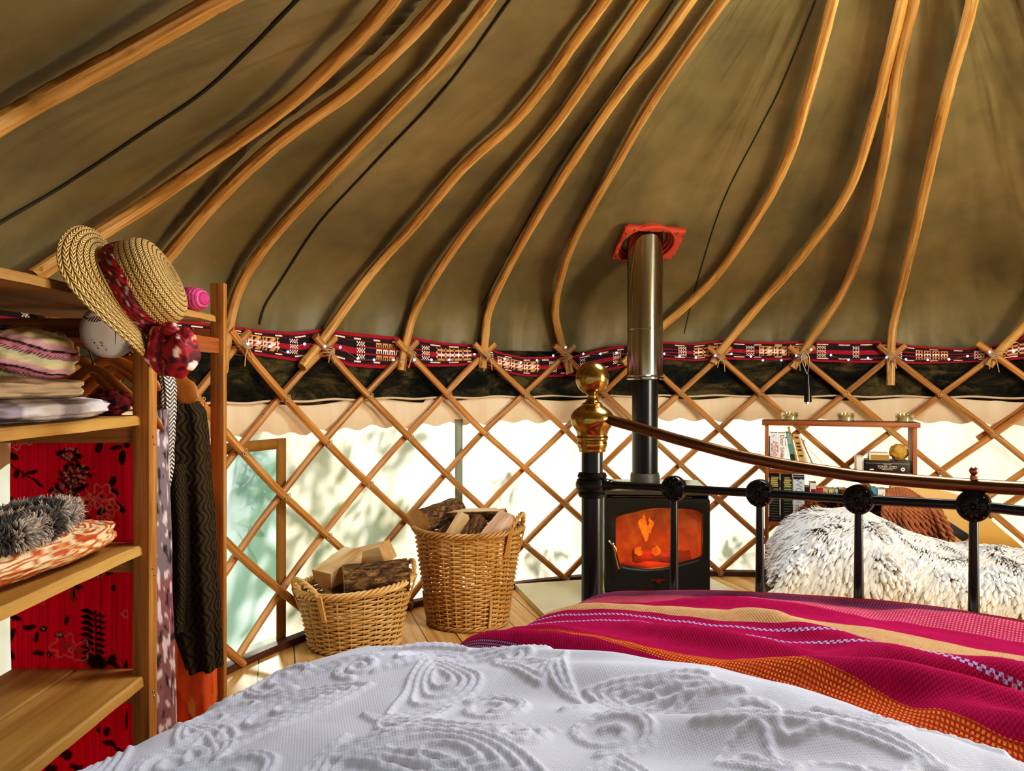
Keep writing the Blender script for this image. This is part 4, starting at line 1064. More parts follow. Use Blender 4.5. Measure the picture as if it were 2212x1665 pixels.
tag(o, 'dark red woven tent band with cream motifs running around the top of the lattice', 'woven band')

FL = [(340, 748), (400, 750), (450, 757), (535, 743), (583, 748), (622, 760), (658, 743), (702, 748), (735, 750), (773, 774), (808, 777), (850, 777), (895, 777), (932, 777), (970, 777), (990, 767), (1025, 765), (1090, 775), (1125, 783), (1160, 778), (1195, 768), (1222, 750), (1260, 764), (1297, 764), (1332, 762), (1372, 764), (1405, 765), (1435, 764), (1468, 770), (1503, 772), (1545, 768), (1580, 764), (1622, 770), (1648, 778), (1688, 778), (1720, 768), (1752, 755), (1795, 767), (1833, 777), (1875, 773), (1915, 772), (1957, 776), (2004, 777), (2050, 776), (2090, 769), (2138, 760), (2190, 759), (2240, 752)]
fp = [cyl(*hit_cyl(x, y, R - 0.050), R - 0.050) for x, y in FL]
fl = thing('fairy_lights', 'string of small blue white fairy lights looped along the woven band', 'fairy lights', fp[0])
mb = MB(); mb.tube(catmull([p - Vector((0, 0, 0.003 if k % 2 else -0.001)) for k, p in enumerate(fp)], 5), 0.0011, 5); obj('wire', mb, m_plain('silver_wire', 'c8b8b0', '98807c', 0.35, 0.8), fl)
m = NM('fairy_bulb'); e1 = m.n('ShaderNodeEmission', ins={'Color': (0.38, 0.46, 1.0), 'Strength': 5.0}); mbu = m.surface(e1.outputs[0])
proto = None
for p in fp:
    if proto is None:
        mb = MB(); mb.sphere(p, 0.0060, 10, 8); proto = obj('bulb', mb, mbu, fl)
    else:
        c = proto.copy(); C.objects.link(c); c.parent = fl; c.location = p - fp[0]

# small black tube hanging from a trellis crossing
c0 = P(1740, 770, 4.22); hb = thing('hanging_tube', 'small black tube hanging on a black loop from a trellis crossing above the bookshelf', 'tube', P(1744, 872, 4.22))
mb = MB(); mb.tube([P(1744, 808, 4.22), P(1745, 840, 4.22), P(1745, 868, 4.22)], [0.014, 0.018, 0.020], 12); obj('tube_body', mb, M['iron'], hb)
mb = MB(); mb.tube([P(1744, 868, 4.22), P(1744, 872, 4.22)], 0.010, 10); obj('tip', mb, M['steel'], hb, label='small pale tip')
mb = MB(); mb.tube(catmull([P(1744, 810, 4.22), P(1736, 790, 4.215), P(1730, 772, 4.21), P(1738, 760, 4.21), P(1748, 772, 4.21), P(1746, 792, 4.215), P(1744, 808, 4.22)], 5), 0.004, 6)
obj('loop', mb, M['iron'], hb)
# ================================================================ clothes rack and shelves on the left
XF, XB = -0.755, -1.040
su = thing('shelf_rack', 'rough pine rack of open shelves and hanging rail at the left side', 'shelf rack', (-0.9, 1.5, 0))
def beam(name, a, b, mat=None, bevel=0.002):
    a, b = Vector(a), Vector(b); mb = MB(); mb.box((a + b) / 2, [abs(b[k] - a[k]) for k in range(3)]); return obj(name, mb, mat or M['stud'], su, bevel=bevel)
p1 = beam('post', (-0.772, 1.600, 0), (-0.738, 1.637, 1.284))
beam('post', (-0.767, 2.000, 0), (-0.733, 2.024, 1.384))
beam('post', (-1.112, 1.600, 0), (-1.079, 1.637, 1.284)); beam('post', (-1.075, 1.150, 0), (-1.042, 1.187, 1.284)); beam('post', (-0.772, 1.070, 0), (-0.738, 1.104, 1.284))
beam('post', (-1.16, 2.02, 0), (-1.126, 2.05, 1.30))
def livewood(z, x0, x1, y0, y1, th, wav, name='shelf'):
    mb = MB(); n = 40
    def edge(y): return x1 + wav * (nz(y * 7, z * 5) + 0.5 * nz(y * 19, z * 3))
    ys = np.linspace(y0, y1, n); rows = []
    for y in ys: e = edge(y); rows.append([Vector((x0, y, z - th)), Vector((x0, y, z)), Vector((e - 0.004, y, z)), Vector((e, y, z - 0.004)), Vector((e + 0.002, y, z - th))])
    mb.grid(rows, cv=True, uvf=lambda i, j: ([0, th, th + abs(x1 - x0), th + abs(x1 - x0) + 0.004, 2 * th + abs(x1 - x0), 2 * th + 2 * abs(x1 - x0)][j] + z * 3, ys[min(i, n - 1)]))
    mb.add(rows[0], [[0, 1, 2, 3, 4]]); mb.add(rows[-1], [[4, 3, 2, 1, 0]])
    return obj(name, mb, M['board'], su, sharp=30)
livewood(1.300, XB - 0.03, XF + 0.010, 1.06, 1.985, 0.017, 0.010)
livewood(1.064, XB, XF, 1.06, 1.63, 0.019, 0.010)
livewood(0.800, XB, XF, 1.06, 1.63, 0.019, 0.004)
livewood(0.535, XB, -0.909, 1.06, 1.64, 0.020, 0.002); beam('gap_shade_strip', (-0.925, 1.06, 0.505), (-0.885, 1.60, 0.513), m_plain('gap_shade_dark', '1c0e06', '2a160a', 0.9)); livewood(0.535, -0.900, XF + 0.004, 1.06, 1.64, 0.020, 0.003)  # dark strip added under the plank gap so the seam reads as shaded
for z in (1.044, 0.780, 0.514): beam('crosspiece', (-1.10, 1.603, z - 0.036), (-0.772, 1.635, z)); beam('crosspiece', (-1.045, 1.075, z - 0.036), (-0.772, 1.103, z))
beam('crosspiece', (-1.30, 2.000, 1.222), (-0.767, 2.022, 1.266), M['shelfwood']); beam('crosspiece', (-1.05, 1.603, 1.222), (-0.772, 1.632, 1.262), M['shelfwood'])
beam('crosspiece', (-0.766, 1.637, 1.205), (-0.744, 2.0, 1.243), M['shelfwood'])
mb = MB(); mb.tube([(-0.93, 1.60, 1.228), (-0.93, 2.01, 1.228)], 0.011, 10); obj('hanging_rail', mb, M['shelfwood'], su)
for zz, yy in ((1.02, 1.617), (1.005, 1.622), (0.75, 1.615), (0.735, 1.622), (0.497, 1.617), (0.485, 1.622)):
    mb = MB(); mb.sphere((-0.7385, yy, zz), 0.0035, 8, 6); obj('screw', mb, M['steel'], p1)

# ---- red floral curtain, painted cell by cell
nx, nzz = 130, 420; x0, x1, zt, zb = -1.052, -0.752, 1.050, 0.02
Yc = 1.652
X = np.linspace(x0, x1, nx)[:, None] * np.ones((1, nzz)); Zz = np.linspace(zt, zb, nzz)[None, :] * np.ones((nx, 1))
PXm = CX + X * F / Yc; PYm = CY + (H - Zz) * F / Yc
col = np.zeros((nx, nzz, 3)); rng = np.random.RandomState(4)
col[:] = hexc('f01640'); stre = np.repeat(rng.rand(nx, 1), nzz, 1); col *= (0.85 + 0.35 * stre)[..., None]
blk, mar, pal, ora, brn = hexc('140608'), hexc('5c0612'), hexc('f4b0a0'), hexc('d8502c'), hexc('8a5a38')
def put(mask, c, a=1.0):
    mk = np.clip(mask, 0, 1)[..., None] * a; col[:] = col * (1 - mk) + np.array(c) * mk
def ell(px, py, rx, ry, rot, c, a=1.0):
    dx, dy = PXm - px, PYm - py; r = math.radians(rot); u = dx * math.cos(r) + dy * math.sin(r); v = -dx * math.sin(r) + dy * math.cos(r)
    put((1.15 - np.sqrt((u / rx) ** 2 + (v / ry) ** 2)) * 5, c, a)
def ring_(px, py, r, w_, c, a=0.9, lob=0, k=0.2):
    dx, dy = PXm - px, PYm - py; d = np.hypot(dx, dy); an = np.arctan2(dy, dx); rr = r * (1 + k * np.cos(lob * an)) if lob else r
    put(1.6 - np.abs(d - rr) / w_, c, a)
def line_(a, b, w_, c, al=1.0):
    dx, dy = b[0] - a[0], b[1] - a[1]; t = np.clip(((PXm - a[0]) * dx + (PYm - a[1]) * dy) / (dx * dx + dy * dy), 0, 1)
    put(1.6 - np.hypot(PXm - a[0] - t * dx, PYm - a[1] - t * dy) / w_, c, al)
def cluster(px, py, rx, ry, n, seed):
    r_ = np.random.RandomState(seed)
    for k in range(n):
        a, q = r_.rand() * 6.28, math.sqrt(r_.rand()); x, y = px + rx * q * math.cos(a), py + ry * q * math.sin(a)
        ell(x, y, 6, 4, r_.rand() * 180, mar, 0.8); ell(x + 2, y - 2, 3.4, 2.2, r_.rand() * 180, pal, 0.75)
    for k in range(n // 4):
        a = r_.rand() * 6.28; ell(px + rx * 1.05 * math.cos(a), py + ry * 1.05 * math.sin(a), 7, 4, r_.rand() * 180, blk, 0.9)
def fern(px, py0, py1, wd):
    line_((px, py0), (px + 3, py1), 1.5, blk)
    for k in range(9):
        y = py0 + (py1 - py0) * (k + 0.5) / 9; ell(px - wd * 0.55, y - 4, wd * 0.5, 4.5, 25, blk); ell(px + wd * 0.55, y + 3, wd * 0.5, 4.0, -8, blk)
for (x, y, a, b, r) in ((198, 945, 10, 5, -20), (214, 966, 8, 13, 20), (250, 967, 13, 5, -8), (264, 988, 7, 15, 5), (274, 960, 8, 8, 0), (30, 985, 12, 7, 30), (70, 1020, 13, 4, -10), (38, 1024, 5, 9, 10), (82, 1042, 14, 4, 35), (245, 1040, 7, 12, 20), (250, 1062, 9, 5, 40), (262, 1100, 4, 10, -20), (52, 1026, 3, 8, 0), (190, 1125, 6, 10, 20), (220, 1105, 8, 12, 50), (235, 1140, 10, 6, 0), (25, 1085, 10, 12, 0)):
    ell(x, y, a * 1.25, b * 1.25, r, ora, 0.55); ell(x, y, a, b, r, blk, 0.92)
line_((20, 1000), (95, 1052), 1.6, mar); line_((255, 1085), (270, 1105), 1.8, blk)
cluster(150, 983, 22, 12, 30, 1); cluster(163, 1030, 30, 26, 60, 2); cluster(140, 1062, 26, 14, 30, 3); cluster(120, 1110, 22, 10, 20, 8); cluster(25, 1095, 14, 10, 14, 9)
for (x, y, r, lb) in ((34, 955, 14, 5), (60, 948, 11, 5), (222, 1072, 24, 6), (188, 1085, 15, 5), (238, 1096, 17, 5), (168, 1080, 12, 5), (225, 1125, 14, 5)):
    ring_(x, y, r, 1.3, pal, 0.8, lb, 0.22); ring_(x, y, r * 0.4, 1.1, pal, 0.6); ell(x, y, 3, 3, 0, mar)
for k in range(6): line_((205, 1075), (205 + 42 * math.cos(k * 1.05), 1080 + 26 * math.sin(k * 1.05)), 0.9, pal, 0.7)
fern(204, 1320, 1436, 26)
for (x, y) in ((95, 1358), (128, 1373), (110, 1411)): ell(x, y, 7, 6, 0, blk); ell(x, y, 2.5, 2.2, 0, pal)
for (x, y, a, b, r) in ((62, 1355, 10, 5, 10), (75, 1378, 5, 12, 15), (82, 1412, 14, 5, -6), (143, 1340, 5, 10, 15), (185, 1228, 13, 4, -8), (205, 1243, 12, 4, -5), (238, 1232, 6, 9, 20), (170, 1266, 9, 5, 10), (244, 1270, 4, 7, 0), (210, 1430, 24, 15, 0), (243, 1424, 7, 10, 0), (270, 1440, 6, 12, 10), (35, 1330, 14, 5, 40), (30, 1370, 6, 16, 20), (28, 1410, 12, 6, 60), (22, 1340, 5, 20, 10), (245, 1435, 14, 5, 35)):
    ell(x, y, a * 1.2, b * 1.2, r, brn, 0.4); ell(x, y, a, b, r, blk, 0.9)
for (x, y, r) in ((140, 1395, 24), (172, 1405, 20), (215, 1235, 12), (85, 1290, 14), (270, 1328, 8)): ring_(x, y, r, 1.6, pal, 0.55, 6, 0.2); ell(x, y, r * 0.5, r * 0.35, 20, brn, 0.5)
ell(158, 1285, 9, 15, -12, brn, 0.8); ell(160, 1282, 4, 10, -12, blk)
for (x, y, a, b, r) in ((235, 1578, 4, 10, 0), (275, 1555, 6, 22, 5), (240, 1605, 14, 5, 35), (160, 1580, 18, 12, 10), (140, 1630, 16, 12, 0), (215, 1578, 7, 7, 0), (255, 1620, 10, 4, 30), (165, 1655, 14, 8, 0), (110, 1660, 12, 12, 0), (275, 1500, 10, 6, 0), (250, 1640, 12, 4, 0)):
    ell(x, y, a, b, r, blk, 0.9)
pts = []
cs = []
for i in range(nx):
    row = []
    for j in range(nzz):
        x, z = X[i, j], Zz[i, j]; g = 0.35 if z > 0.80 else 1.0
        row.append(Vector((x + 0.004 * nz(z * 6, 2), Yc + g * (0.006 * math.sin(x * 105 + 1.2 * nz(z * 3, x * 9)) + 0.004 * math.sin(x * 230)) , z))); cs.append(tuple(col[i, j]))
    pts.append(row)
mb = MB(); mb.grid(pts, cols=cs)
mc = NM('sheer_printed_cotton'); at = mc.n('ShaderNodeAttribute'); at.attribute_name = 'Col'; dd = mc.n('ShaderNodeBsdfDiffuse', ins={'Color': at.outputs[0]}); tt_ = mc.n('ShaderNodeBsdfTranslucent', ins={'Color': at.outputs[0]}); mxx = mc.n('ShaderNodeMixShader', ins={0: 0.4, 1: dd.outputs[0], 2: tt_.outputs[0]}); m_curt = mc.surface(mxx.outputs[0])
o = obj('floral_curtain', mb, m_curt, loc=(-0.9, Yc, 0.02), sharp=180); tag(o, 'red curtain printed with dark leaves and pink flowers hanging behind the pine shelves', 'curtain')

# ================================================================ hanging clothes
def drape(name, label, cat, rows_, Y, dp, mat, fold=0.010, nf=7, colf=None, group=None, ns=64, nr=90):
    """rows_: (y, x left, x right) as the photograph shows it at depth Y"""
    ys = [r[0] for r in rows_]; xl = [r[1] for r in rows_]; xr = [r[2] for r in rows_]
    mb = MB(); rows = []; cols = []
    for k in range(nr):
        y = ys[0] + (ys[-1] - ys[0]) * k / (nr - 1); a = P(np.interp(y, ys, xl), y, Y); b = P(np.interp(y, ys, xr), y, Y); c = (a + b) / 2; hw = (b - a).length / 2; row = []
        for j in range(ns):
            an = 2 * PI * j / ns; f = fold * (0.3 + 0.7 * k / nr) * math.sin(an * nf + 2.0 * nz(k * 0.03, Y * 5)) + fold * 0.6 * nz(an * 2.3, k * 0.06, Y * 9)
            q = Vector((c.x + (hw + 0.3 * f) * math.cos(an), Y + (dp + f) * math.sin(an), c.z)); row.append(q)
            if colf: cols.append(colf(an, k / nr, j, k))
        rows.append(row)
    mb.grid(rows, cv=True, uvf=lambda i, j: (j / ns * 0.5, i / nr), cols=cols or None); mb.add(rows[0], [list(range(ns))], 0, None, [cols[0]] * ns if cols else None)
    o = obj(name, mb, mat, loc=P((xl[-1] + xr[-1]) / 2, ys[-1], Y), sharp=180); return tag(o, label, cat, group)
m = NM('cable_knit'); uv = m.coords('UV', (1, 1, 1)); sp = m.n('ShaderNodeSeparateXYZ'); m.put(sp, 0, uv)
u_, v_ = sp.outputs[0], sp.outputs[1]
tw_ = m.math('ABSOLUTE', m.math('SINE', m.math('MULTIPLY', u_, 110))); dm = m.math('ABSOLUTE', m.math('SINE', m.math('ADD', m.math('MULTIPLY', u_, 130), m.math('MULTIPLY', m.math('SINE', m.math('MULTIPLY', v_, 85)), 1.5))))
kn = m.math('ADD', m.math('MULTIPLY', dm, 0.7), m.math('MULTIPLY', m.noise(uv, 160, 3), 0.5))
m_knit = m.bsdf(m.mix(kn, '0b0805', '4a3d28'), 0.95, 0, m.bump(kn, 0.9, 0.004), Specular_IOR_Level=0.1)
drape('cable_knit_cardigan', 'long dark brown cable knit cardigan hanging between the two pine posts', 'cardigan', [(868, 385, 425), (885, 372, 440), (930, 364, 446), (1030, 362, 453), (1150, 360, 462), (1300, 360, 472), (1440, 409, 476)], 1.90, 0.045, m_knit, 0.014, 6)
drape('cable_knit_cardigan_sleeve', '', '', [(1000, 360, 402), (1150, 359, 408), (1358, 360, 409)], 1.86, 0.03, m_knit, 0.010, 5)
sl = C.objects['cable_knit_cardigan_sleeve']; cg = C.objects['cable_knit_cardigan']
wl = sl.location.copy(); sl.parent = cg; sl.location = wl - cg.location; sl.name = 'front_panel'
for k in ('label', 'category'): del sl[k]
def zig(an, t, j, k):
    q = (k * 1.0 + abs((j % 16) - 8) * 0.75) % 5.0; return hexc('e8dccb') if q < 2.2 else hexc('14100e')
drape('zigzag_top', 'black and white zigzag patterned strappy top hanging right of the front pine post', 'top', [(812, 350, 372), (840, 352, 378), (900, 350, 376), (960, 347, 373), (1010, 346, 371), (1075, 351, 356)], 1.80, 0.03, M['vcolsmooth'], 0.006, 5, zig, ns=80, nr=150)
def dots(an, t, j, k): return hexc('e8e0d0') if nz(j * 0.9, k * 0.9, 4) > 0.42 else hexc('0c0a0a')
drape('dotted_scarf', 'narrow black scarf with white dots hanging behind the zigzag top', 'scarf', [(845, 344, 360), (900, 343, 362), (985, 341, 358), (1000, 344, 354)], 1.86, 0.018, M['vcolsmooth'], 0.004, 4, dots, ns=60, nr=110)
def mauve(an, t, j, k):
    n_ = nz(j * 0.25, k * 0.28, 7); b = hexc('7d6c72') if t < 0.5 else hexc('8a5a5c')
    return hexc('d8c2c0') if n_ > 0.28 else (hexc('2a2024') if n_ < -0.32 else b)
drape('mauve_dress', 'mauve grey printed dress hanging closest to the front pine post', 'dress', [(885, 338, 347), (960, 338, 346), (1100, 338, 352), (1300, 338, 358), (1450, 338, 364), (1600, 338, 370)], 1.72, 0.05, M['vcolsmooth'], 0.008, 6, mauve)
def orange(an, t, j, k):
    n_ = nz(j * 0.22, k * 0.12, 3); b = [hexc('d85a1c'), hexc('e87a30')][int(nz(j * 0.1, k * 0.05, 9) > 0)]
    return hexc('1c1412') if n_ < -0.42 else (hexc('e8c880') if n_ > 0.40 else b)
drape('orange_dress', 'orange printed dress showing below the dark cardigan', 'dress', [(868, 420, 436), (930, 400, 440), (1200, 372, 450), (1350, 362, 462), (1480, 362, 466), (1600, 362, 470)], 1.975, 0.035, M['vcolsmooth'], 0.010, 6, orange)
def redp(an, t, j, k): return hexc('7a0c18') if nz(j * 0.3, k * 0.3, 1) > -0.1 else hexc('1c0608')
m_hang = m_plain('varnished_hanger_wood', 'c07a30', '9c5c1e', 0.3, 0, 18)
def hanger(label, Y, hook, neck, tip, thick=0.013, ell_=(1.0, 0.5)):
    h = thing('clothes_hanger', label, 'hanger', P(neck[0], neck[1], Y), 'wooden clothes hangers on the rail')
    n0 = P(neck[0], neck[1], Y); t0 = P(tip[0], tip[1], Y); t1 = Vector((2 * n0.x - t0.x, n0.y, t0.z))
    mb = MB(); mb.tube(catmull([t1, n0 + (t1 - n0) * 0.35 + Vector((0, 0, 0.012)), n0 + Vector((0, 0, 0.004)), n0 + (t0 - n0) * 0.35 + Vector((0, 0, 0.012)), t0], 7), [thick * q * min(1.0, 0.25 + 0.42 * min(i_, 28 - i_)) for i_, q in enumerate(np.concatenate([np.linspace(1.2, 0.8, 15), np.linspace(0.8, 1.2, 14)]))], 12, ell=ell_, up=(0, 0, 1))
    obj('shoulder_bar', mb, m_hang, h)
    hk = P(hook[0], hook[1], Y); mb = MB()
    mb.tube(catmull([n0, n0 + Vector((0, 0, 0.02)), Vector((hk.x - 0.016, Y, hk.z)), Vector((hk.x, Y, hk.z + 0.018)), Vector((hk.x + 0.016, Y, hk.z + 0.002)), Vector((hk.x + 0.012, Y, hk.z - 0.010))], 5), 0.002, 6); obj('hook', mb, M['iron'], h)
hanger('wooden hanger seen left of the front post, its arm sloping down above the folded plaid', 1.68, (165, 722), (168, 782), (262, 862))
hanger('wooden hanger with its blunt tip just right of the front post, topmost of three', 1.74, (240, 722), (240, 782), (346, 842))
hanger('wooden hanger with its tip just right of the front post, middle of three', 1.79, (250, 722), (250, 800), (354, 876))
hanger('pale wooden hanger with its tip right of the front post, lowest of three', 1.66, (200, 722), (200, 800), (353, 928), 0.011)
hanger('broad tan paddle shaped hanger end beside the dark cardigan, near the back post', 1.84, (265, 722), (290, 790), (425, 862), 0.026, (1.0, 0.35))

# ================================================================ straw hat
HS = 0.93; HC = P(274, 634, 1.40); hn = Vector((0.854, 0.106, 0.4375)).normalized(); hu = hn.cross(Vector((0, 1, 0))).normalized(); hv = hn.cross(hu)
Mh = Matrix((hu, hv, hn)).transposed()
hat = thing('straw_hat', 'woven straw sun hat with red floral scarf band hanging on the front pine post', 'hat', HC)
m = NM('woven_straw'); uv = m.coords('UV', (1, 1, 1)); sp = m.n('ShaderNodeSeparateXYZ'); m.put(sp, 0, uv); u_, v_ = sp.outputs[0], sp.outputs[1]
fv = m.math('FRACT', m.math('MULTIPLY', v_, 100.0)); tri_ = m.math('ABSOLUTE', m.math('SUBTRACT', fv, 0.5))
hb_ = m.math('ABSOLUTE', m.math('SINE', m.math('ADD', m.math('MULTIPLY', u_, 420.0), m.math('MULTIPLY', tri_, 7.0))))
hh_ = m.math('SUBTRACT', m.math('MULTIPLY', hb_, 0.55), m.math('MULTIPLY', m.math('POWER', m.math('MULTIPLY', tri_, 2.0), 6.0), 0.9))
cst = m.ramp(m.math('ADD', hh_, m.math('MULTIPLY', m.noise(uv, 60, 3), 0.4)), [(0.0, '80541c'), (0.3, 'cf9c4e'), (0.6, 'eac074'), (0.9, 'f6dca4')])
m_straw = m.bsdf(cst, 0.7, 0, m.bump(hh_, 0.9, 0.006))
def hatsurf(prof_, waves=0.0):
    L = [0]
    for i in range(1, len(prof_)): L.append(L[-1] + math.dist(prof_[i], prof_[i - 1]))
    rows = []
    for (r, z) in prof_:
        row = []
        for k in range(96):
            a = 2 * PI * k / 96; ww = max(0, (r - 0.092) / 0.06)
            zz = z + ww * (0.016 * math.cos(2 * a + 0.6) + 0.006 * math.sin(3 * a + 1)); row.append(HC + Mh @ Vector((r * math.cos(a), r * math.sin(a), zz)) * HS)
        rows.append(row)
    mb = MB(); mb.grid(rows, cv=True, uvf=lambda i, j: (j / 96 * 0.56, L[min(i, len(L) - 1)])); return mb
cr = catmull([(0.088, 0.0, 0), (0.090, 0.020, 0), (0.089, 0.045, 0), (0.084, 0.066, 0), (0.070, 0.082, 0), (0.045, 0.090, 0), (0.018, 0.093, 0), (0.001, 0.0935, 0)], 5)
obj('crown', hatsurf([(p.x, p.y) for p in cr]), m_straw, hat, sharp=180, solid=0.003)
br = catmull([(0.087, 0.002, 0), (0.100, -0.002, 0), (0.120, -0.008, 0), (0.137, -0.016, 0), (0.146, -0.026, 0)], 6)
obj('brim', hatsurf([(p.x, p.y) for p in br]), m_straw, hat, sharp=180, solid=0.004)
def floral(a, b, sd, n=1.0):
    q = nz(a * 2.1 * n, b * 2.1 * n, sd); r_ = nz(a * 3.3 * n, b * 3.3 * n, sd + 5)
    return hexc('f2dccc') if q > 0.34 else (hexc('e0a070') if r_ > 0.46 else (hexc('5c0814') if r_ < -0.1 else hexc('a8122c')))
mb = MB(); rows = []; cols = []
for i in range(14):
    row = []
    for k in range(160):
        a = 2 * PI * k / 160; z = 0.001 + 0.032 * i / 13; r_ = 0.0925 + 0.003 * math.sin(PI * i / 13) + 0.0015 * nz(a * 6, i * 0.6)
        row.append(HC + Mh @ Vector((r_ * math.cos(a), r_ * math.sin(a), z + 0.003 * math.sin(a * 5))) * HS); cols.append(tuple(c * (0.45 if nz(a * 2.4, i * 0.2, 8) > 0 else 1) for c in floral(a * 2.2, i * 0.2, 3)))
    rows.append(row)
mb.grid(rows, cv=True, cols=cols); obj('hat_band', mb, M['vcolsmooth'], hat, sharp=180, label='dark red floral scarf tied round the crown')
bow = MB()
for (px, py, rx, ry, rz, sd) in ((344, 756, 0.024, 0.026, 0.040, 1), (386, 768, 0.032, 0.026, 0.040, 2), (396, 744, 0.022, 0.02, 0.028, 3)):
    c = P(px, py, 1.37); rows = []; cols = []
    for i in range(40):
        row = []
        for k in range(48):
            th, ph = PI * i / 39, 2 * PI * k / 48; d = Vector((math.sin(th) * math.cos(ph), math.sin(th) * math.sin(ph), math.cos(th)))
            f = 1 + 0.05 * math.sin(ph * 3 + 3 * nz(th * 2, sd)) * math.sin(th) + 0.24 * nz(d.x * 1.6, d.y * 1.6, d.z * 1.6 + sd)
            row.append(c + Vector((d.x * rx * f, d.y * ry * f, d.z * rz * f))); cols.append(floral(px * 0.01 + d.x * 0.85, d.z * 0.85, sd))
        rows.append(row)
    bow.grid(rows, cv=True, cols=cols)
c = P(366, 712, 1.365); rows = []; cols = []
for i in range(16):
    for_ = []
    for k in range(24):
        th, ph = PI * i / 15, 2 * PI * k / 24; d = Vector((math.sin(th) * math.cos(ph), math.sin(th) * math.sin(ph), math.cos(th))); for_.append(c + Vector((d.x * 0.017, d.y * 0.014, d.z * 0.014))); cols.append(floral(d.x * 0.9 + 2, d.z * 0.9, 7))
    rows.append(for_)
bow.grid(rows, cv=True, cols=cols)
obj('scarf_bow', bow, M['vcolsmooth'], hat, sharp=180, label='puffed red floral scarf knot')

# ================================================================ white alarm
AC = P(236, 716, 1.60); an_ = Vector((0.30, -0.93, -0.20)).normalized(); au = Vector((0, 0, 1)).cross(an_).normalized(); av = an_.cross(au)
rt = 0.0; au, av = au * math.cos(rt) + av * math.sin(rt), av * math.cos(rt) - au * math.sin(rt)
Ma = Matrix((au, av, an_)).transposed()
al = thing('gas_alarm', 'round white plastic alarm with slots behind the straw hat brim', 'alarm', AC)
mb = MB(); mb.lathe([(0.046, -0.026), (0.054, -0.024), (0.0555, -0.010), (0.0555, -0.004), (0.053, 0.002), (0.046, 0.007), (0.030, 0.010), (0.0001, 0.011)], AC, Ma, 48); obj('case', mb, m_plain('white_plastic', 'dcd0c4', 'd2c4b6', 0.4), al)
mk = m_plain('dark_print', '1e1812', '1e1812', 0.6)
def onal(x, y, dz=0.0008):
    r_ = math.hypot(x, y); z = 0.011 - 0.006 * (r_ / 0.048) ** 2; return AC + Ma @ Vector((x, y, z + dz))
for k in range(7):
    x = -0.041 + k * 0.0047; hh = (0.006, 0.010, 0.012, 0.012, 0.011, 0.009, 0.006)[k]; mb = MB(); mb.tube([onal(x - 0.004, 0.024 - hh - 0.3 * x), onal(x + 0.003, 0.024 + hh * 0.8 + 0.1 * x)], 0.0012, 6); obj('slot', mb, mk, al)
for x, y in ((-0.026, -0.022), (-0.012, -0.027), (-0.020, -0.033), (-0.005, -0.036)):
    mb = MB(); mb.sphere(onal(x, y), 0.0016, 8, 6); mb.tube([onal(x - 0.005, y + 0.007), onal(x - 0.001, y + 0.003)], 0.0006, 5); mb.tube([onal(x - 0.002, y + 0.008), onal(x + 0.002, y + 0.004)], 0.0006, 5); obj('indicator_mark', mb, mk, al)
mb = MB(); cc = (0.032, -0.022); mb.tube([onal(cc[0] + 0.0095 * math.cos(2 * PI * k / 24), cc[1] + 0.0095 * math.sin(2 * PI * k / 24)) for k in range(24)], 0.0006, 5, closed=True); obj('test_button', mb, mk, al)
mb = MB(); mb.tube([onal(0.010 + 0.004 * math.sin(PI * k / 20), 0.046 - k * 0.0045) for k in range(21)], 0.0005, 5); obj('case_seam', mb, m_plain('seam_grey', '8a7c70', '8a7c70', 0.6), al)

# ================================================================ folded textiles
def blob(name, label, cat, c, rad, mat, colf=None, rotz=0.0, tilt=0.0, sq=2.6, lump=0.08, n=(40, 64), sd=0, group=None, layers=0):
    """soft folded bundle: rounded super-ellipsoid lying on its shelf"""
    c = Vector(c); rows = []; cols = []; Rz = Matrix.Rotation(rotz, 3, 'Z') @ Matrix.Rotation(tilt, 3, 'X')
    def sp_(x, e): return math.copysign(abs(x) ** e, x)
    for i in range(n[0] + 1):
        row = []
        for k in range(n[1]):
            th, ph = -PI / 2 + PI * i / n[0], 2 * PI * k / n[1]; e = 2 / sq
            d = Vector((sp_(math.cos(th), e) * sp_(math.cos(ph), e), sp_(math.cos(th), e) * sp_(math.sin(ph), e), sp_(math.sin(th), e)))
            f = 1 + lump * nz(d.x * 2 + sd, d.y * 2, d.z * 3) + 0.5 * lump * nz(d.x * 5 + sd, d.y * 6, d.z * 5)
            if layers: f *= 1 - 0.07 * (abs(math.sin(d.z * PI * layers / 2)) ** 8 if abs(d.z) < 0.9 else 0)
            row.append(c + Rz @ Vector((d.x * rad[0] * f, d.y * rad[1] * f, d.z * rad[2] * f)))
            if colf: cols.append(colf(d, th, ph))
        rows.append(row)
    mb = MB(); mb.grid(rows, cv=True, cols=cols or None, uvf=lambda i, j: (j / n[1] * 0.4, i / n[0] * 0.2))
    o = obj(name, mb, mat, loc=c - Vector((0, 0, rad[2])), sharp=180); return tag(o, label, cat, group)
def knit(d, th, ph):
    q = (d.z * 1.9 + d.x * 1.1 + 0.12 * nz(d.x * 3, d.y * 3, 2)) % 1.6; st = (int(ph * 22) + int(d.z * 26)) % 2
    if d.x < -0.05 + 0.3 * d.z: return hexc('17120f') if nz(d.x * 9, d.y * 9, d.z * 9) < 0.15 else hexc('cfc0a8')
    if q < 0.35: return hexc('e8d8a8')
    if q < 0.62: return hexc('cfd0ac') if st else hexc('e4d9b2')
    if q < 0.88: return hexc('1c1412') if st else hexc('d8a8a8')
    if q < 1.10: return hexc('cc7f92')
    if q < 1.25: return hexc('1c1412')
    return hexc('e0b0b8')
blob('knitted_blanket', 'striped pink, cream and black knitted blanket topmost on the folded pile', 'blanket', (-0.868, 1.37, 1.180), (0.094, 0.115, 0.049), M['vcol'], knit, 0.2, 0, 2.3, 0.10, (90, 140), 1)
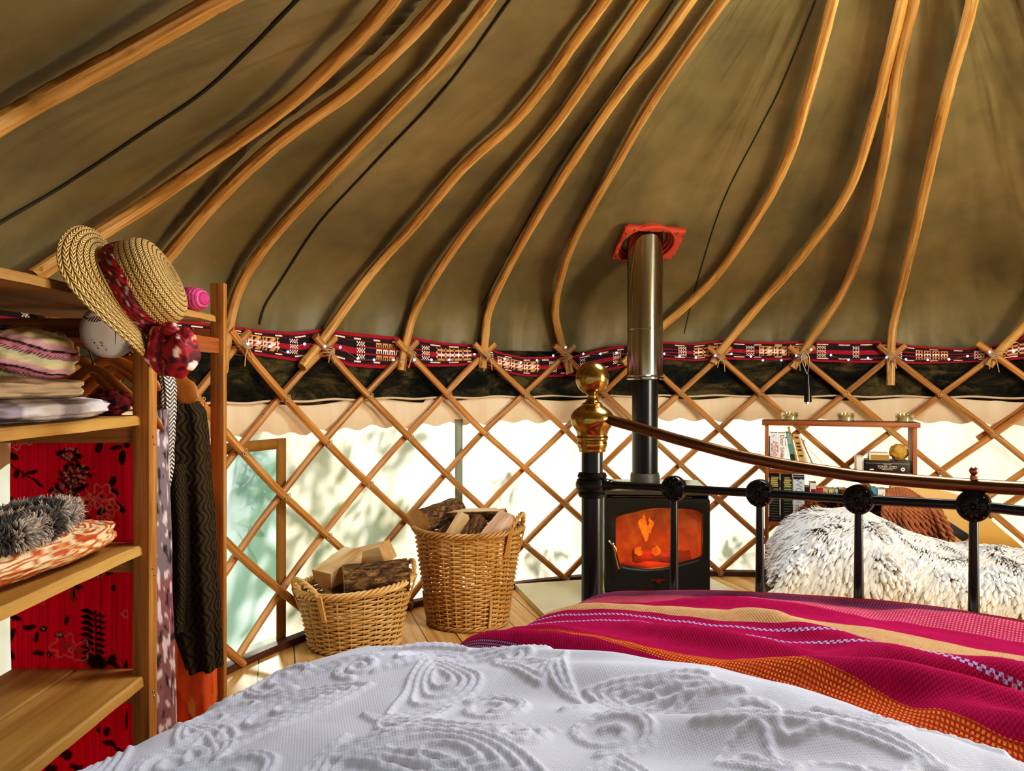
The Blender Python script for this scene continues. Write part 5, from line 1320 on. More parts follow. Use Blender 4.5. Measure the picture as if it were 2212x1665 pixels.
blob('cream_cloth', 'plain cream folded cloth under the knitted blanket on the pine shelf', 'cloth', (-0.878, 1.36, 1.121), (0.098, 0.15, 0.020), m_plain('cream_fleece', 'd8c0a0', 'c4a888', 0.95, 0, 12, 0.4, 200), None, 0.1, 0, 3, 0.12, sd=5)
def plaid(d, th, ph):
    a = math.sin(d.y * 7 + d.x * 2); b = math.sin(d.z * 4 + d.x * 5); base = np.array(hexc('d8cec8'))
    if a > 0.3: base = base * np.array((0.50, 0.45, 0.52))
    if b > 0.6: base = base * 0.7
    return tuple(base)
blob('plaid_cloth', 'grey and white plaid folded cloth lying lowest on the pine shelf', 'cloth', (-0.865, 1.38, 1.084), (0.104, 0.20, 0.021), M['vcol'], plaid, 0.05, 0, 3.2, 0.10, (40, 90), 9, layers=1)
blob('red_cloth', 'small dark red cloth tucked behind the plaid beside the front post', 'cloth', (-0.815, 1.595, 1.090), (0.040, 0.018, 0.026), M['vcol'], lambda d, th, ph: redp(0, 0, int(ph * 9), int(th * 12)), 0, 0, 2.2, 0.25, sd=3)
def stripe_pink(d, th, ph): return [hexc('c03a72'), hexc('d8709a'), hexc('a82860')][int((d.x * 9 + 20) * 2.2) % 3]
skb = P(408, 646, 1.86)
blob('yarn_roll', 'bright pink rolled striped cloth on the top board behind the straw hat', 'roll', skb, (0.044, 0.040, 0.0285), M['vcol'], stripe_pink, -0.2, 0, 2.6, 0.04, (60, 120), 4)
fb = P(150, 604, 1.62); fb.z = 1.3125
blob('folded_scarf', 'thin purple pink folded scarf lying on the top board left of the hat', 'scarf', fb, (0.060, 0.030, 0.011), M['vcol'], lambda d, th, ph: [hexc('a83a78'), hexc('5c1c3c'), hexc('c86a9c')][int((d.y * 6 + d.z * 5 + 30) * 1.5) % 3], 0.1, 0, 2.4, 0.15, (30, 60), 12)
def paisq(d, th, ph):
    q = nz(d.x * 4.5, d.y * 9, d.z * 4.5); r_ = math.sin(14 * nz(d.x * 2.6 + 3, d.y * 4.5, d.z * 2.6))
    return hexc('b8501e') if r_ > 0.35 else (hexc('d88848') if q > 0.25 else hexc('ecd0a0'))
blob('patterned_quilt', 'rolled cream quilt with rust paisley print on the lower pine shelf', 'quilt', (-0.850, 1.34, 0.838), (0.078, 0.25, 0.036), M['vcolsmooth'], paisq, -0.10, 0, 2.5, 0.07, (110, 150), 2)
blob('dark_jumper', 'black folded jumper at the left edge on the lower pine shelf', 'jumper', (-0.935, 1.28, 0.898), (0.085, 0.10, 0.034), m_plain('black_wool', '17100c', '0c0806', 0.95, 0, 12, 0.4, 200), None, 0, 0, 2.3, 0.15, sd=8)
# ================================================================ fur built as tapered locks
def locks(base, dirs, length, rad, curl, cols_root, cols_tip, droop=0.5, seg=4, side=4, blunt=False):
    """base, dirs: (N,3) arrays -> one mesh builder of N curved tapered locks"""
    N = len(base); rng_ = np.random.RandomState(N); up = np.tile(np.array([0, 0, 1.0]), (N, 1))
    t = dirs / np.linalg.norm(dirs, axis=1, keepdims=True); a = np.cross(t, rng_.randn(N, 3)); a /= np.linalg.norm(a, axis=1, keepdims=True) + 1e-9; b = np.cross(t, a)
    P_ = np.zeros((N, seg + 1, side, 3)); Cc = np.zeros((N, seg + 1, side, 3)); pos = base.copy(); d = t.copy(); L = length[:, None]
    for s in range(seg + 1):
        k = s / seg; r = (rad * ((1.0 - k ** 4) ** 0.5 * (0.7 + 0.4 * k) if blunt else (1.0 - k ** 1.6) * (0.75 + 0.6 * math.sin(PI * min(1, k + 0.15)))) + 0.0004)[:, None]
        for q in range(side):
            an = 2 * PI * q / side; P_[:, s, q] = pos + (a * math.cos(an) + b * math.sin(an)) * r; Cc[:, s, q] = cols_root * (1 - k) + cols_tip * k
        d = d + np.array([0, 0, -droop / seg]) + curl / seg; d /= np.linalg.norm(d, axis=1, keepdims=True); pos = pos + d * L / seg
    mb = MB(); V = P_.reshape(-1, 3); mb.v = [tuple(v) for v in V]; per = (seg + 1) * side; fs = []
    for s in range(seg):
        for q in range(side):
            q2 = (q + 1) % side; fs.append((s * side + q, s * side + q2, (s + 1) * side + q2, (s + 1) * side + q))
    for n_ in range(N):
        o_ = n_ * per
        for f in fs: mb.f.append([o_ + f[0], o_ + f[1], o_ + f[2], o_ + f[3]])
    mb.m = [0] * len(mb.f); z4 = [(0, 0)] * 4; mb.uv = [z4] * len(mb.f)
    CC = Cc.reshape(-1, 3); mb.col = {i: CC[i] for i in range(len(CC))}
    return mb
def m_fur(name, sheen=0.5, tr=0.45, clear=0.0):
    m = NM(name); a = m.n('ShaderNodeAttribute'); a.attribute_name = 'Col'
    d = m.n('ShaderNodeBsdfDiffuse', ins={'Color': a.outputs[0], 'Roughness': 1.0}); t = m.n('ShaderNodeBsdfTranslucent', ins={'Color': a.outputs[0]})
    mx = m.n('ShaderNodeMixShader', ins={0: tr, 1: d.outputs[0], 2: t.outputs[0]}); tp_ = m.n('ShaderNodeBsdfTransparent'); my = m.n('ShaderNodeMixShader', ins={0: clear, 1: mx.outputs[0], 2: tp_.outputs[0]}); return m.surface(my.outputs[0] if clear else mx.outputs[0])
MF = m_fur('fur_locks'); MW = m_fur('white_fleece', tr=0.45, clear=0.2)

# grey fur throw on the lower pine shelf
def furblob(name, label, cat, c, rad, n, ln, rd, c0, c1, rotz=0.0, sd=1, droop=0.3, colfun=None, sq=2.4, core=None):
    rg = np.random.RandomState(sd); d = rg.randn(n, 3); d /= np.linalg.norm(d, axis=1, keepdims=True); e = 2 / sq
    ds = np.sign(d) * np.abs(d) ** e
    Rz = np.array(Matrix.Rotation(rotz, 3, 'Z')); base = (ds * np.array(rad)) @ Rz.T + np.array(c); nr = (d / np.array(rad)); nr /= np.linalg.norm(nr, axis=1, keepdims=True); nr = nr @ Rz.T
    cl = np.array([[nz(p[0] * 30, p[1] * 30, p[2] * 30), nz(p[0] * 30 + 9, p[1] * 30, p[2] * 30), nz(p[0] * 30, p[1] * 30 + 9, p[2] * 30)] for p in base])
    dr = nr + cl * 1.3; A = np.tile(np.array(hexc(c0)), (n, 1)); Bb = np.tile(np.array(hexc(c1)), (n, 1))
    if colfun is not None: A, Bb = colfun(base, A, Bb)
    f = (0.7 + 0.6 * rg.rand(n))[:, None]; mb = locks(base, dr, ln * (0.7 + 0.6 * rg.rand(n)), np.full(n, rd) * (0.7 + 0.6 * rg.rand(n)), cl * 0.6, A * f, Bb * f, droop)
    rows = []
    for i in range(21):
        row = []
        for k in range(32):
            th, ph = -PI / 2 + PI * i / 20, 2 * PI * k / 32; q = np.array([math.cos(th) * math.cos(ph), math.cos(th) * math.sin(ph), math.sin(th)]); q = np.sign(q) * np.abs(q) ** e
            row.append(Vector((q * np.array(rad)) @ Rz.T + np.array(c)))
        rows.append(row)
    mb.grid(rows, cv=True, cols=[hexc(core or c0)] * (21 * 32))
    o = obj(name, mb, MF, loc=Vector(c) - Vector((0, 0, rad[2])), sharp=180); return tag(o, label, cat)
furblob('fur_throw', 'grey mottled faux fur throw folded on top of the paisley quilt roll', 'throw', (-0.842, 1.36, 0.888), (0.060, 0.165, 0.026), 5200, 0.013, 0.0016, '6e6056', 'eadfd4', 0.18, 3,
        colfun=lambda b, A, Bb: (A, Bb * (0.45 + 0.75 * (np.array([nz(p[0] * 28, p[1] * 16, 5) for p in b]) > -0.05))[:, None]))

# ================================================================ seat with sheepskin on the right
RX = [(1668, 1215), (1685, 1165), (1710, 1132), (1755, 1108), (1850, 1098), (1900, 1118), (1960, 1146), (2050, 1172), (2120, 1178), (2212, 1188), (2330, 1195), (2500, 1200)]
FXp = [(1655, 1305), (1672, 1308), (1695, 1310), (1760, 1312), (1840, 1308), (1900, 1306), (1960, 1308), (2040, 1312), (2120, 1322), (2212, 1330), (2330, 1335), (2500, 1340)]
rid = catmull([P(x, y, 3.18) for x, y in RX], 10); fro = catmull([P(x, y, 2.76) for x, y in FXp], 10); NS = len(rid)
def fleece(s, t):
    i = min(int(s * (NS - 1)), NS - 2); f = s * (NS - 1) - i; a = rid[i].lerp(rid[i + 1], f); b = fro[i].lerp(fro[i + 1], f)
    if t < 0: return Vector((a.x + 0.02 * t, a.y - t * 0.35, a.z - 0.5 * t * t))
    q = t * PI / 2; p = Vector((a.x + (b.x - a.x) * t, a.y + (b.y - a.y) * math.sin(q), b.z + (a.z - b.z) * max(0.0, math.cos(q)) ** 0.85))
    return p + Vector((0, 0, 0.012 * nz(p.x * 5, p.y * 6)))
seat = thing('low_seat', 'low dark seat at the right edge, almost hidden under the white sheepskin', 'seat', (1.75, 3.05, 0))
sk = MB(); rows = []
for i in range(61):
    rows.append([fleece(i / 60, t) - Vector((0, -0.0, 0.012)) for t in np.linspace(-0.55, 1, 26)])
cols = []
for i in range(61):
    for t in np.linspace(-0.55, 1, 26): cols.append(hexc('f0e6d0'))
rg = np.random.RandomState(11); N = 15000
ss = rg.rand(N) ** 0.9; tt = -0.12 + 1.12 * rg.rand(N); base = np.zeros((N, 3)); dr = np.zeros((N, 3)); cu = np.zeros((N, 3))
for k in range(N):
    p = fleece(ss[k], tt[k]); p1_ = fleece(min(1, ss[k] + 0.004), tt[k]); p2_ = fleece(ss[k], tt[k] + 0.02); tu = p1_ - p; tv = p2_ - p; n_ = tv.cross(tu).normalized()
    if n_.y > 0 and tt[k] > 0.2: n_ = -n_
    if n_.z < 0 and tt[k] < 0.5: n_ = -n_
    tv.normalize(); g = 13.0; c1 = nz(p.x * g, p.y * g, p.z * g); c2 = nz(p.x * g + 7, p.y * g, p.z * g)
    lay = Vector((-0.55, 0, 0)) * (1 - 0.6 * tt[k])
    d_ = n_ * (0.34 + 0.26 * tt[k]) + tv * (0.55 + 0.35 * tt[k]) + lay + Vector((c1, 0.4 * c2, c2)) * (0.32 + 0.65 * tt[k])
    base[k] = p; dr[k] = d_; cu[k] = (c2 * 0.9, 0.0, c1 * 0.5)
ln = (0.040 + 0.022 * rg.rand(N)) * (1 - 0.30 * np.clip(tt, 0, 1)); rd = 0.0024 + 0.0066 * np.clip(tt, 0, 1) ** 1.2 * (0.6 + 0.7 * rg.rand(N))
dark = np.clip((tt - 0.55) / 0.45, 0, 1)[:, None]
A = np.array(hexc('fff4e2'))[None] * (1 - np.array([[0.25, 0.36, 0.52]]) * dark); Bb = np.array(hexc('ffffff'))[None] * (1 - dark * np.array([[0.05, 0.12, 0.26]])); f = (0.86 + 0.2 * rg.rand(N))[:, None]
Ac = A * f * np.ones((N, 1)); Bc = np.minimum(1, Bb * f); fine = (tt < 0.62) | (rg.rand(N) < 0.35)
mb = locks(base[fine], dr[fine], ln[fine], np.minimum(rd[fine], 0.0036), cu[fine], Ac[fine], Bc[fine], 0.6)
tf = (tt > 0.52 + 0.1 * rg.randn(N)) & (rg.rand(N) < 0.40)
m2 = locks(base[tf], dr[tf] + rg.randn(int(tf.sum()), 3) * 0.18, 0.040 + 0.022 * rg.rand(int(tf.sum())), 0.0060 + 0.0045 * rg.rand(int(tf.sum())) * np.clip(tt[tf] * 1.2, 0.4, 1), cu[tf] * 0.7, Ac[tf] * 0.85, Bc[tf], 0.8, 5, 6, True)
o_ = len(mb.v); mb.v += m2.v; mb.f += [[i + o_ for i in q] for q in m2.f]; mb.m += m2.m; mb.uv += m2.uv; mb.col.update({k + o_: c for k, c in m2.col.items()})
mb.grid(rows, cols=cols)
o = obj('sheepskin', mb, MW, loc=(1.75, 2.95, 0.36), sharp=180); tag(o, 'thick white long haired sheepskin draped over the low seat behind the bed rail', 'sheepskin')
mb = MB(); mb.box((1.86, 3.02, 0.27), (1.55, 0.50, 0.12)); obj('seat_cushion', mb, m_plain('black_fabric', '100d0b', '181410', 0.95), seat, bevel=0.03)
mb = MB(); rows2 = [[fleece(i / 60, t) * 1.0 - Vector((0, 0, 0.03)) for t in np.linspace(-0.5, 0.97, 16)] for i in range(1, 60)]
rows2 = [r_ + [Vector((r_[-1].x, r_[-1].y + 0.02, 0.31)), Vector((r_[0].x, r_[0].y, 0.31))] for r_ in rows2]
mb.grid(rows2, cv=True); obj('padding', mb, m_plain('pale_padding', 'b8a88c', 'a89878', 0.95), seat, sharp=180)
for x, y in ((1.14, 2.82), (2.58, 2.82), (1.14, 3.22), (2.58, 3.22)):
    mb = MB(); mb.box((x, y, 0.11), (0.05, 0.05, 0.22)); obj('leg', mb, M['shelfwood'], seat, bevel=0.004)

# brown fur cushion behind it
def brn_(b, A, Bb):
    inner = np.clip(1 - np.hypot((b[:, 0] - 1.50) / 0.16, (b[:, 2] - 0.615) / 0.085), 0, 1)[:, None]
    return A * (1 - 0.7 * inner), Bb * (1 - 0.85 * np.minimum(1, inner * 2.2))
furblob('fur_cushion', 'fluffy brown fur cushion with dark centre behind the sheepskin', 'cushion', (P(1842, 1134, 3.42) + Vector((0, 0.02, 0))), (0.215, 0.085, 0.112), 5200, 0.036, 0.0020, '3a1c0e', 'b8743c', 0.0, 6, 0.3, brn_, 2.2, '1a0e08')

# chunky braided wool strands spilling over
kn_ = thing('braided_throw', 'chunky brown braided wool throw tucked beside the brown fur cushion', 'throw', P(1970, 1130, 3.34))
m_wool = m_plain('brown_chunky_wool', 'a8663c', '6b3a20', 0.95, 0, 60, 0.6, 260)
top = P(1948, 1052, 3.36)
mb = MB(); c_ = P(1985, 1115, 3.42); mb.lathe([(max(0.001, 0.10 * math.sin(PI * k / 12)), -0.10 * math.cos(PI * k / 12)) for k in range(13)], c_, Matrix.Diagonal((1.1, 0.45, 0.75)), 24); obj('dark_core', mb, m_plain('dark_brown_wool', '1c100a', '2c1a10', 0.95), kn_)
for k in range(12):
    t = k / 11; ex, ey = 1908 + 150 * t, 1108 + 42 * math.sin(PI * min(1, 0.25 + t * 0.75)) + 22 * t
    e = P(ex, ey + 34, 3.27 + 0.03 * math.sin(k)); st = P(1922 + 62 * t, 1062 - 8 * math.sin(PI * t) + 14 * t * t, 3.34); mid = (st + e) / 2 + Vector((-0.03 * (1 - t), -0.045, 0.025))
    cp = catmull([st, st.lerp(mid, 0.55) + Vector((0, -0.01, 0.01)), mid, e], 14); mb = MB()
    for ph in range(3):
        q = []
        for j, p in enumerate(cp): a = j * 0.62 + ph * 2 * PI / 3; q.append(p + Vector((math.cos(a) * 0.0080, math.sin(a) * 0.0080, math.sin(a) * 0.005)))
        mb.tube(q, 0.0080, 6, rough=0.2)
    obj('braid', mb, m_wool, kn_)

# smooth tan curved panel with a black strip
tp = [(1925, 1050), (1985, 1052), (2062, 1066), (2110, 1096), (2160, 1140), (2225, 1200), (2225, 1250), (2150, 1250), (2085, 1215), (2030, 1180), (1990, 1150), (1930, 1120)]
pn = thing('curved_panel', 'smooth mustard tan curved panel with a black strip sloping down behind the sheepskin', 'panel', P(2050, 1200, 3.52))
def sl3(x, y, t): return P(x, y, 3.50) + Vector((0, t, 0))
poly = [(p.x, p.y) for p in catmull([(a, b, 0) for a, b in tp + [tp[0]]], 5)[:-1]]
mb = MB(); mb.prism(poly, sl3, 0.0, 0.02); obj('panel_face', mb, m_wood('mustard_tan_veneer', 'a8742a', 'c8923e', 'd8a850', 0.4, 900, 300, 0.05, knots=False), pn, bevel=0.003)
mb = MB(); mb.prism([(1985, 1098), (2000, 1094), (2098, 1158), (2080, 1168)], sl3, -0.006, 0.0); obj('black_strip', mb, M['iron'], pn)  # thin black strip laid slanting across the panel front
# ================================================================ bookshelf
KO = Vector((1.349, 4.20, 0)); KD = Vector((0.9506, -0.3106, 0)); KN = Vector((0.3106, 0.9506, 0)); KW = 0.735
def K(u, d, z): return KO + KD * u + KN * d + Vector((0, 0, z))
Krot = Matrix.Rotation(math.atan2(KD.y, KD.x), 4, 'Z')
bs = thing('bookshelf', 'narrow brown wooden bookshelf standing against the lattice wall', 'bookshelf', K(KW / 2, 0.08, 0))
def kbox(name, u0, u1, d0, d1, z0, z1, mat=None, bevel=0.002):
    mb = MB(); mb.box(K((u0 + u1) / 2, (d0 + d1) / 2, (z0 + z1) / 2), (u1 - u0, d1 - d0, z1 - z0), Krot); return obj(name, mb, mat or M['shelfwood'], bs, bevel=bevel)
kbox('side_panel', 0.0, 0.020, 0, 0.155, 0, 0.897); kbox('side_panel', KW - 0.022, KW - 0.002, 0, 0.155, 0, 0.897)
kbox('top_board', -0.014, KW + 0.012, -0.008, 0.165, 0.897, 0.922)
Z1, Z2, Z3 = 0.664, 0.385, 0.12
for z in (Z1, Z2, Z3): kbox('shelf', 0.020, KW - 0.022, 0.0, 0.155, z - 0.022, z)
m_page = m_plain('book_pages', 'efe2c4', 'd8c49c', 0.9, 0, 60)
BK = {}
def bmat(c):
    if c not in BK: BK[c] = m_plain('book_cover_' + c, c, c, 0.5)
    return BK[c]
def book(label, u0, u1, z, h, depth, colr, lean=0.0, group='books on the shelf', d0=0.015, curve=0.0):
    """spine to the front; lean shifts the top sideways"""
    w = u1 - u0; n = 8; mb = MB()
    def q(a, d, k): return K(u0 + a * w + lean * k + curve * math.sin(PI * k * 0.5) ** 2, d0 + d, z + h * k)
    tc = 0.0022 / w
    def slab(a0, a1, da, db, k0, k1, mat):
        for (x, y) in (((a0, da), (a1, da)), ((a1, da), (a1, db)), ((a1, db), (a0, db)), ((a0, db), (a0, da))):
            rows = [[q(x[0], x[1], k0 + (k1 - k0) * i / n), q(y[0], y[1], k0 + (k1 - k0) * i / n)] for i in range(n + 1)]; mb.grid(rows, mat)
        for k in (k0, k1): mb.add([q(a0, da, k), q(a1, da, k), q(a1, db, k), q(a0, db, k)], [[0, 1, 2, 3]], mat)
    slab(0, 1, 0, 0.003, 0, 1, 0); slab(0, tc, 0.003, depth, 0, 1, 0); slab(1 - tc, 1, 0.003, depth, 0, 1, 0)
    slab(tc, 1 - tc, 0.003, depth - 0.004, 0.012, 0.985, 1)
    o = obj('book', mb, [bmat(colr), m_page], loc=K((u0 + u1) / 2, d0, z), weld=False, sharp=40); tag(o, label, 'book', group); return o
def spine(o, body, u, z, size, colr, lean_per_h=0.0, d0=0.015):
    t = text('lettering', body, size, K(u, d0 - 0.0006, z), Vector((lean_per_h * -0.95, 0, -1)), KD, bmat(colr), o, 0.0004); return t
def bars(o, u0, u1, zs, colr, hgt=0.0035, lean=0.0, d0=0.015):
    mb = MB()
    for z in zs:
        a = u0 + (u1 - u0) * 0.12 * random.random(); b = u1 - (u1 - u0) * 0.2 * random.random()
        mb.add([K(a, d0 - 0.0008, z), K(b, d0 - 0.0008, z), K(b, d0 - 0.0008, z + hgt), K(a, d0 - 0.0008, z + hgt)], [[0, 1, 2, 3]])
    obj('spine_print', mb, bmat(colr), o)
def patch(o, u0, u1, z0, z1, colr, name='spine_panel', d0=0.015):
    mb = MB(); mb.add([K(u0, d0 - 0.0006, z0), K(u1, d0 - 0.0006, z0), K(u1, d0 - 0.0006, z1), K(u0, d0 - 0.0006, z1)], [[0, 1, 2, 3]]); obj(name, mb, bmat(colr), o)
GU, GL = 'books on the upper shelf', 'books on the lower shelf'
o = book('thin black edged book pressed against the left side of the upper shelf', 0.0205, 0.0265, Z1, 0.17, 0.12, '100c0a', group=GU)
o = book('white paperback with red and black title, first white spine on the upper shelf', 0.027, 0.064, Z1, 0.193, 0.125, 'e6dedd', group=GU)
spine(o, 'Middlesex', 0.053, Z1 + 0.075, 0.034, 'd05a50'); spine(o, 'JEFFREY EUGENIDES', 0.035, Z1 + 0.072, 0.0145, '1c1612')
mb = MB(); mb.sphere(K(0.046, 0.0145, Z1 + 0.146), 0.003, 8, 6); mb.tube([K(0.036, 0.0145, Z1 + 0.178), K(0.041, 0.0145, Z1 + 0.172), K(0.050, 0.0145, Z1 + 0.180)], 0.0012, 5); obj('spine_mark', mb, bmat('6a6a3c'), o)
o = book('cream white paperback with brown script title, second white spine on the upper shelf', 0.068, 0.103, Z1, 0.192, 0.125, 'efe6d8', group=GU)
spine(o, 'Dear Silvia', 0.088, Z1 + 0.122, 0.028, '7a4e2a'); spine(o, 'DAWN FR', 0.088, Z1 + 0.040, 0.018, 'a07a50')
o = book('thin white book leaning left between the white paperbacks and the green spine', 0.125, 0.134, Z1, 0.165, 0.12, 'f4f0e6', -0.022, GU)
o = book('green and yellow spined book leaning left on the upper shelf', 0.140, 0.164, Z1, 0.196, 0.125, '5c8a78', -0.034, GU)
def leanpatch(o, u0, u1, z0, z1, base_z, h, lean, colr, d0=0.015):
    mb = MB(); f = lambda u, z: K(u + lean * (z - base_z) / h, d0 - 0.0008, z); mb.add([f(u0, z0), f(u1, z0), f(u1, z1), f(u0, z1)], [[0, 1, 2, 3]]); obj('spine_panel', mb, bmat(colr), o)
leanpatch(o, 0.141, 0.163, Z1 + 0.002, Z1 + 0.050, Z1, 0.196, -0.034, 'b8a040'); leanpatch(o, 0.141, 0.163, Z1 + 0.050, Z1 + 0.082, Z1, 0.196, -0.034, '143424'); leanpatch(o, 0.141, 0.163, Z1 + 0.135, Z1 + 0.185, Z1, 0.196, -0.034, '7ca08c'); leanpatch(o, 0.149, 0.155, Z1 + 0.16, Z1 + 0.19, Z1, 0.196, -0.034, 'e0dcc0')
o = book('tall thin tan book leaning left, reaching nearly the top board', 0.168, 0.178, Z1, 0.222, 0.13, 'b98c44', -0.052, GU)
o = book('tan book with dark lettered spine leaning left on the upper shelf', 0.184, 0.214, Z1, 0.190, 0.125, 'c89a58', -0.044, GU)
for zz in (0.165, 0.135, 0.118, 0.10, 0.07): leanpatch(o, 0.190, 0.209, Z1 + zz, Z1 + zz + 0.009, Z1, 0.19, -0.044, '4a2410')
o = book('thin cream book leaning left beside the tan lettered spine', 0.220, 0.230, Z1, 0.188, 0.125, 'e6d8b8', -0.052, GU)
o = book('thin brown covered book leaning far left, last but one on the upper shelf', 0.250, 0.257, Z1, 0.170, 0.125, '9a7436', -0.072, GU)
o = book('floppy white pad curling over at the right end of the leaning books', 0.300, 0.308, Z1, 0.150, 0.125, 'ece4d6', -0.030, GU, curve=-0.075)

def gold(o, u0, u1):
    zt = Z2 + 0.245
    bars(o, u0, u1, [zt - 0.012, zt - 0.020, zt - 0.075], 'c8b868', 0.004); bars(o, u0, u1, [zt - 0.030, zt - 0.040, zt - 0.050, zt - 0.060], 'bfae66', 0.007)
    bars(o, u0 + 0.004, u1 - 0.004, [zt - 0.09, zt - 0.1, zt - 0.11], 'bfae66', 0.006); bars(o, u0, u1, [Z2 + 0.012 + 0.014 * k for k in range(8)], '8a9070', 0.002)
o = book('thick black spined book with gold lettering, first on the lower shelf', 0.022, 0.076, Z2, 0.250, 0.13, '0c0f0c', group=GL); gold(o, 0.030, 0.072); patch(o, 0.030, 0.072, Z2 + 0.115, Z2 + 0.165, '1e3c26')
o = book('thick black and green spined book with gold lettering, second on the lower shelf', 0.080, 0.139, Z2, 0.246, 0.13, '0e120e', group=GL); patch(o, 0.094, 0.136, Z2 + 0.11, Z2 + 0.19, '2a5a30'); gold(o, 0.095, 0.135)
o = book('thick white book with pale blue capitals, third on the lower shelf', 0.143, 0.200, Z2, 0.243, 0.13, 'dcdcd8', group=GL)
spine(o, 'WODI', 0.170, Z2 + 0.168, 0.046, '7fa8bc'); spine(o, 'STAL', 0.160, Z2 + 0.066, 0.026, '2c3c48'); patch(o, 0.145, 0.198, Z2 + 0.228, Z2 + 0.241, '16140f')
small = [('dark maroon paperback, first of the small ones on the lower shelf', 0.204, 0.222, 0.190, '3a0a0c'), ('white paperback with a dark red square, standing taller than its neighbours', 0.226, 0.258, 0.212, 'e8dccc'), ('bright red paperback with cream lettering on the lower shelf', 0.262, 0.288, 0.188, 'c42a22'),
 ('cream paperback beside the red one on the lower shelf', 0.290, 0.315, 0.184, 'dcb98a'), ('pale yellow paperback on the lower shelf', 0.318, 0.344, 0.182, 'dcc878'), ('thin pale blue paperback on the lower shelf', 0.346, 0.364, 0.181, 'b8ccc8'), ('brown paperback with light scrawl on the lower shelf', 0.367, 0.402, 0.184, '6a3018'),
 ('plain cream paperback above the brown fur on the lower shelf', 0.404, 0.432, 0.182, 'e0c8a4'), ('dark brown paperback with pale marks left of the second bed rosette', 0.434, 0.460, 0.183, '3a1c14'), ('light tan paperback half hidden behind the second bed rosette', 0.462, 0.496, 0.195, 'd8b488'), ('small cream paperback right behind the bed rosette', 0.498, 0.520, 0.19, 'e8d4b4'),
 ('sky blue paperback right of the bed rosette', 0.522, 0.548, 0.196, '4a90b4'), ('white paperback between the blue and the orange red ones', 0.552, 0.588, 0.192, 'ece0d0'), ('orange red paperback towards the right of the lower shelf', 0.590, 0.624, 0.190, 'c0481e'), ('white paperback with grey lines next to the orange red one', 0.626, 0.652, 0.190, 'e4dcd4'), ('dark brown paperback last on the lower shelf', 0.656, 0.700, 0.188, '4a2414')]
for k, (lb, a, b, h, c) in enumerate(small):
    o = book(lb, a, b, Z2, h, 0.115, c, group=GL)
    if k == 1: patch(o, a + 0.006, b - 0.002, Z2 + 0.15, Z2 + 0.18, '8a1428')
    elif k in (2, 4, 6, 8, 12, 13, 14): bars(o, a + 0.006, b - 0.006, [Z2 + 0.06 + 0.016 * j for j in range(6)], 'f0dcb0' if c not in ('dcc878', 'e4dcd4', 'ece0d0') else '8a7a58', 0.005)

# poker box, white box, tan carton, crumpled yellow pouch
def kthing(name, label, cat, u0, u1, d0, d1, z0, z1, mat, bevel=0.0015):
    mb = MB(); c = K((u0 + u1) / 2, (d0 + d1) / 2, (z0 + z1) / 2); mb.box(c, (u1 - u0, d1 - d0, z1 - z0), Krot); o = obj(name, mb, mat, loc=K((u0 + u1) / 2, (d0 + d1) / 2, z0), bevel=bevel); return tag(o, label, cat)
pb = kthing('game_box', 'flat black box of poker chips lying at the right end of the upper shelf', 'box', 0.492, 0.700, 0.004, 0.13, Z1, Z1 + 0.062, m_plain('black_card', '17120e', '221a12', 0.45))
text('lettering', 'POKER CHIPS', 0.0150, K(0.596, 0.0035, Z1 + 0.031), KD, (0, 0, 1), bmat('e8d8b8'), pb); text('lettering', 'Professional', 0.0075, K(0.596, 0.0035, Z1 + 0.043), KD, (0, 0, 1), bmat('e8d8b8'), pb)
for zz, a, b in ((0.021, 0.555, 0.637), (0.015, 0.570, 0.622)):
    mb = MB(); mb.add([K(a, 0.0034, Z1 + zz), K(b, 0.0034, Z1 + zz), K(b, 0.0034, Z1 + zz + 0.003), K(a, 0.0034, Z1 + zz + 0.003)], [[0, 1, 2, 3]]); obj('small_print', mb, bmat('c8a888'), pb)
mb = MB(); mb.add([K(0.512, 0.0034, Z1 + 0.013), K(0.533, 0.0034, Z1 + 0.013), K(0.531, 0.0034, Z1 + 0.019), K(0.514, 0.0034, Z1 + 0.018)], [[0, 1, 2, 3]]); obj('white_mark', mb, bmat('e8d8b8'), pb)
mb = MB(); mb.lathe([(0.0035, 0.0), (0.0105, 0.0), (0.0105, 0.0008), (0.0035, 0.0008)], K(0.668, 0.0035, Z1 + 0.020), Matrix((KD, Vector((0, 0, 1)), -KN)).transposed(), 7); obj('chip_emblem', mb, bmat('f0e4d0'), pb)
for (a, b, z0, z1) in ((0.494, 0.698, 0.047, 0.049), (0.691, 0.692, 0.002, 0.060)):
    mb = MB(); mb.add([K(a, 0.0034, Z1 + z0), K(b, 0.0034, Z1 + z0), K(b, 0.0034, Z1 + z1), K(a, 0.0034, Z1 + z1)], [[0, 1, 2, 3]]); obj('gold_line', mb, bmat('b89a68'), pb)
wb = kthing('carton', 'white carton standing behind the left end of the black poker box', 'box', 0.452, 0.488, 0.02, 0.13, Z1, Z1 + 0.078, m_plain('white_card', 'e8dcc8', 'ddceb4', 0.6))
tb2 = kthing('carton', 'small cream box with a tan front lying on the black poker box', 'box', 0.512, 0.606, 0.012, 0.09, Z1 + 0.0625, Z1 + 0.100, m_plain('cream_card', 'eee2cc', 'e2d2b4', 0.6))
mb = MB(); mb.add([K(0.520, 0.0112, Z1 + 0.064), K(0.605, 0.0112, Z1 + 0.064), K(0.605, 0.0112, Z1 + 0.0905), K(0.520, 0.0112, Z1 + 0.0905)], [[0, 1, 2, 3]]); obj('tan_front', mb, bmat('b08030'), tb2)
c = K(0.655, 0.045, Z1 + 0.062 + 0.041); rows = []
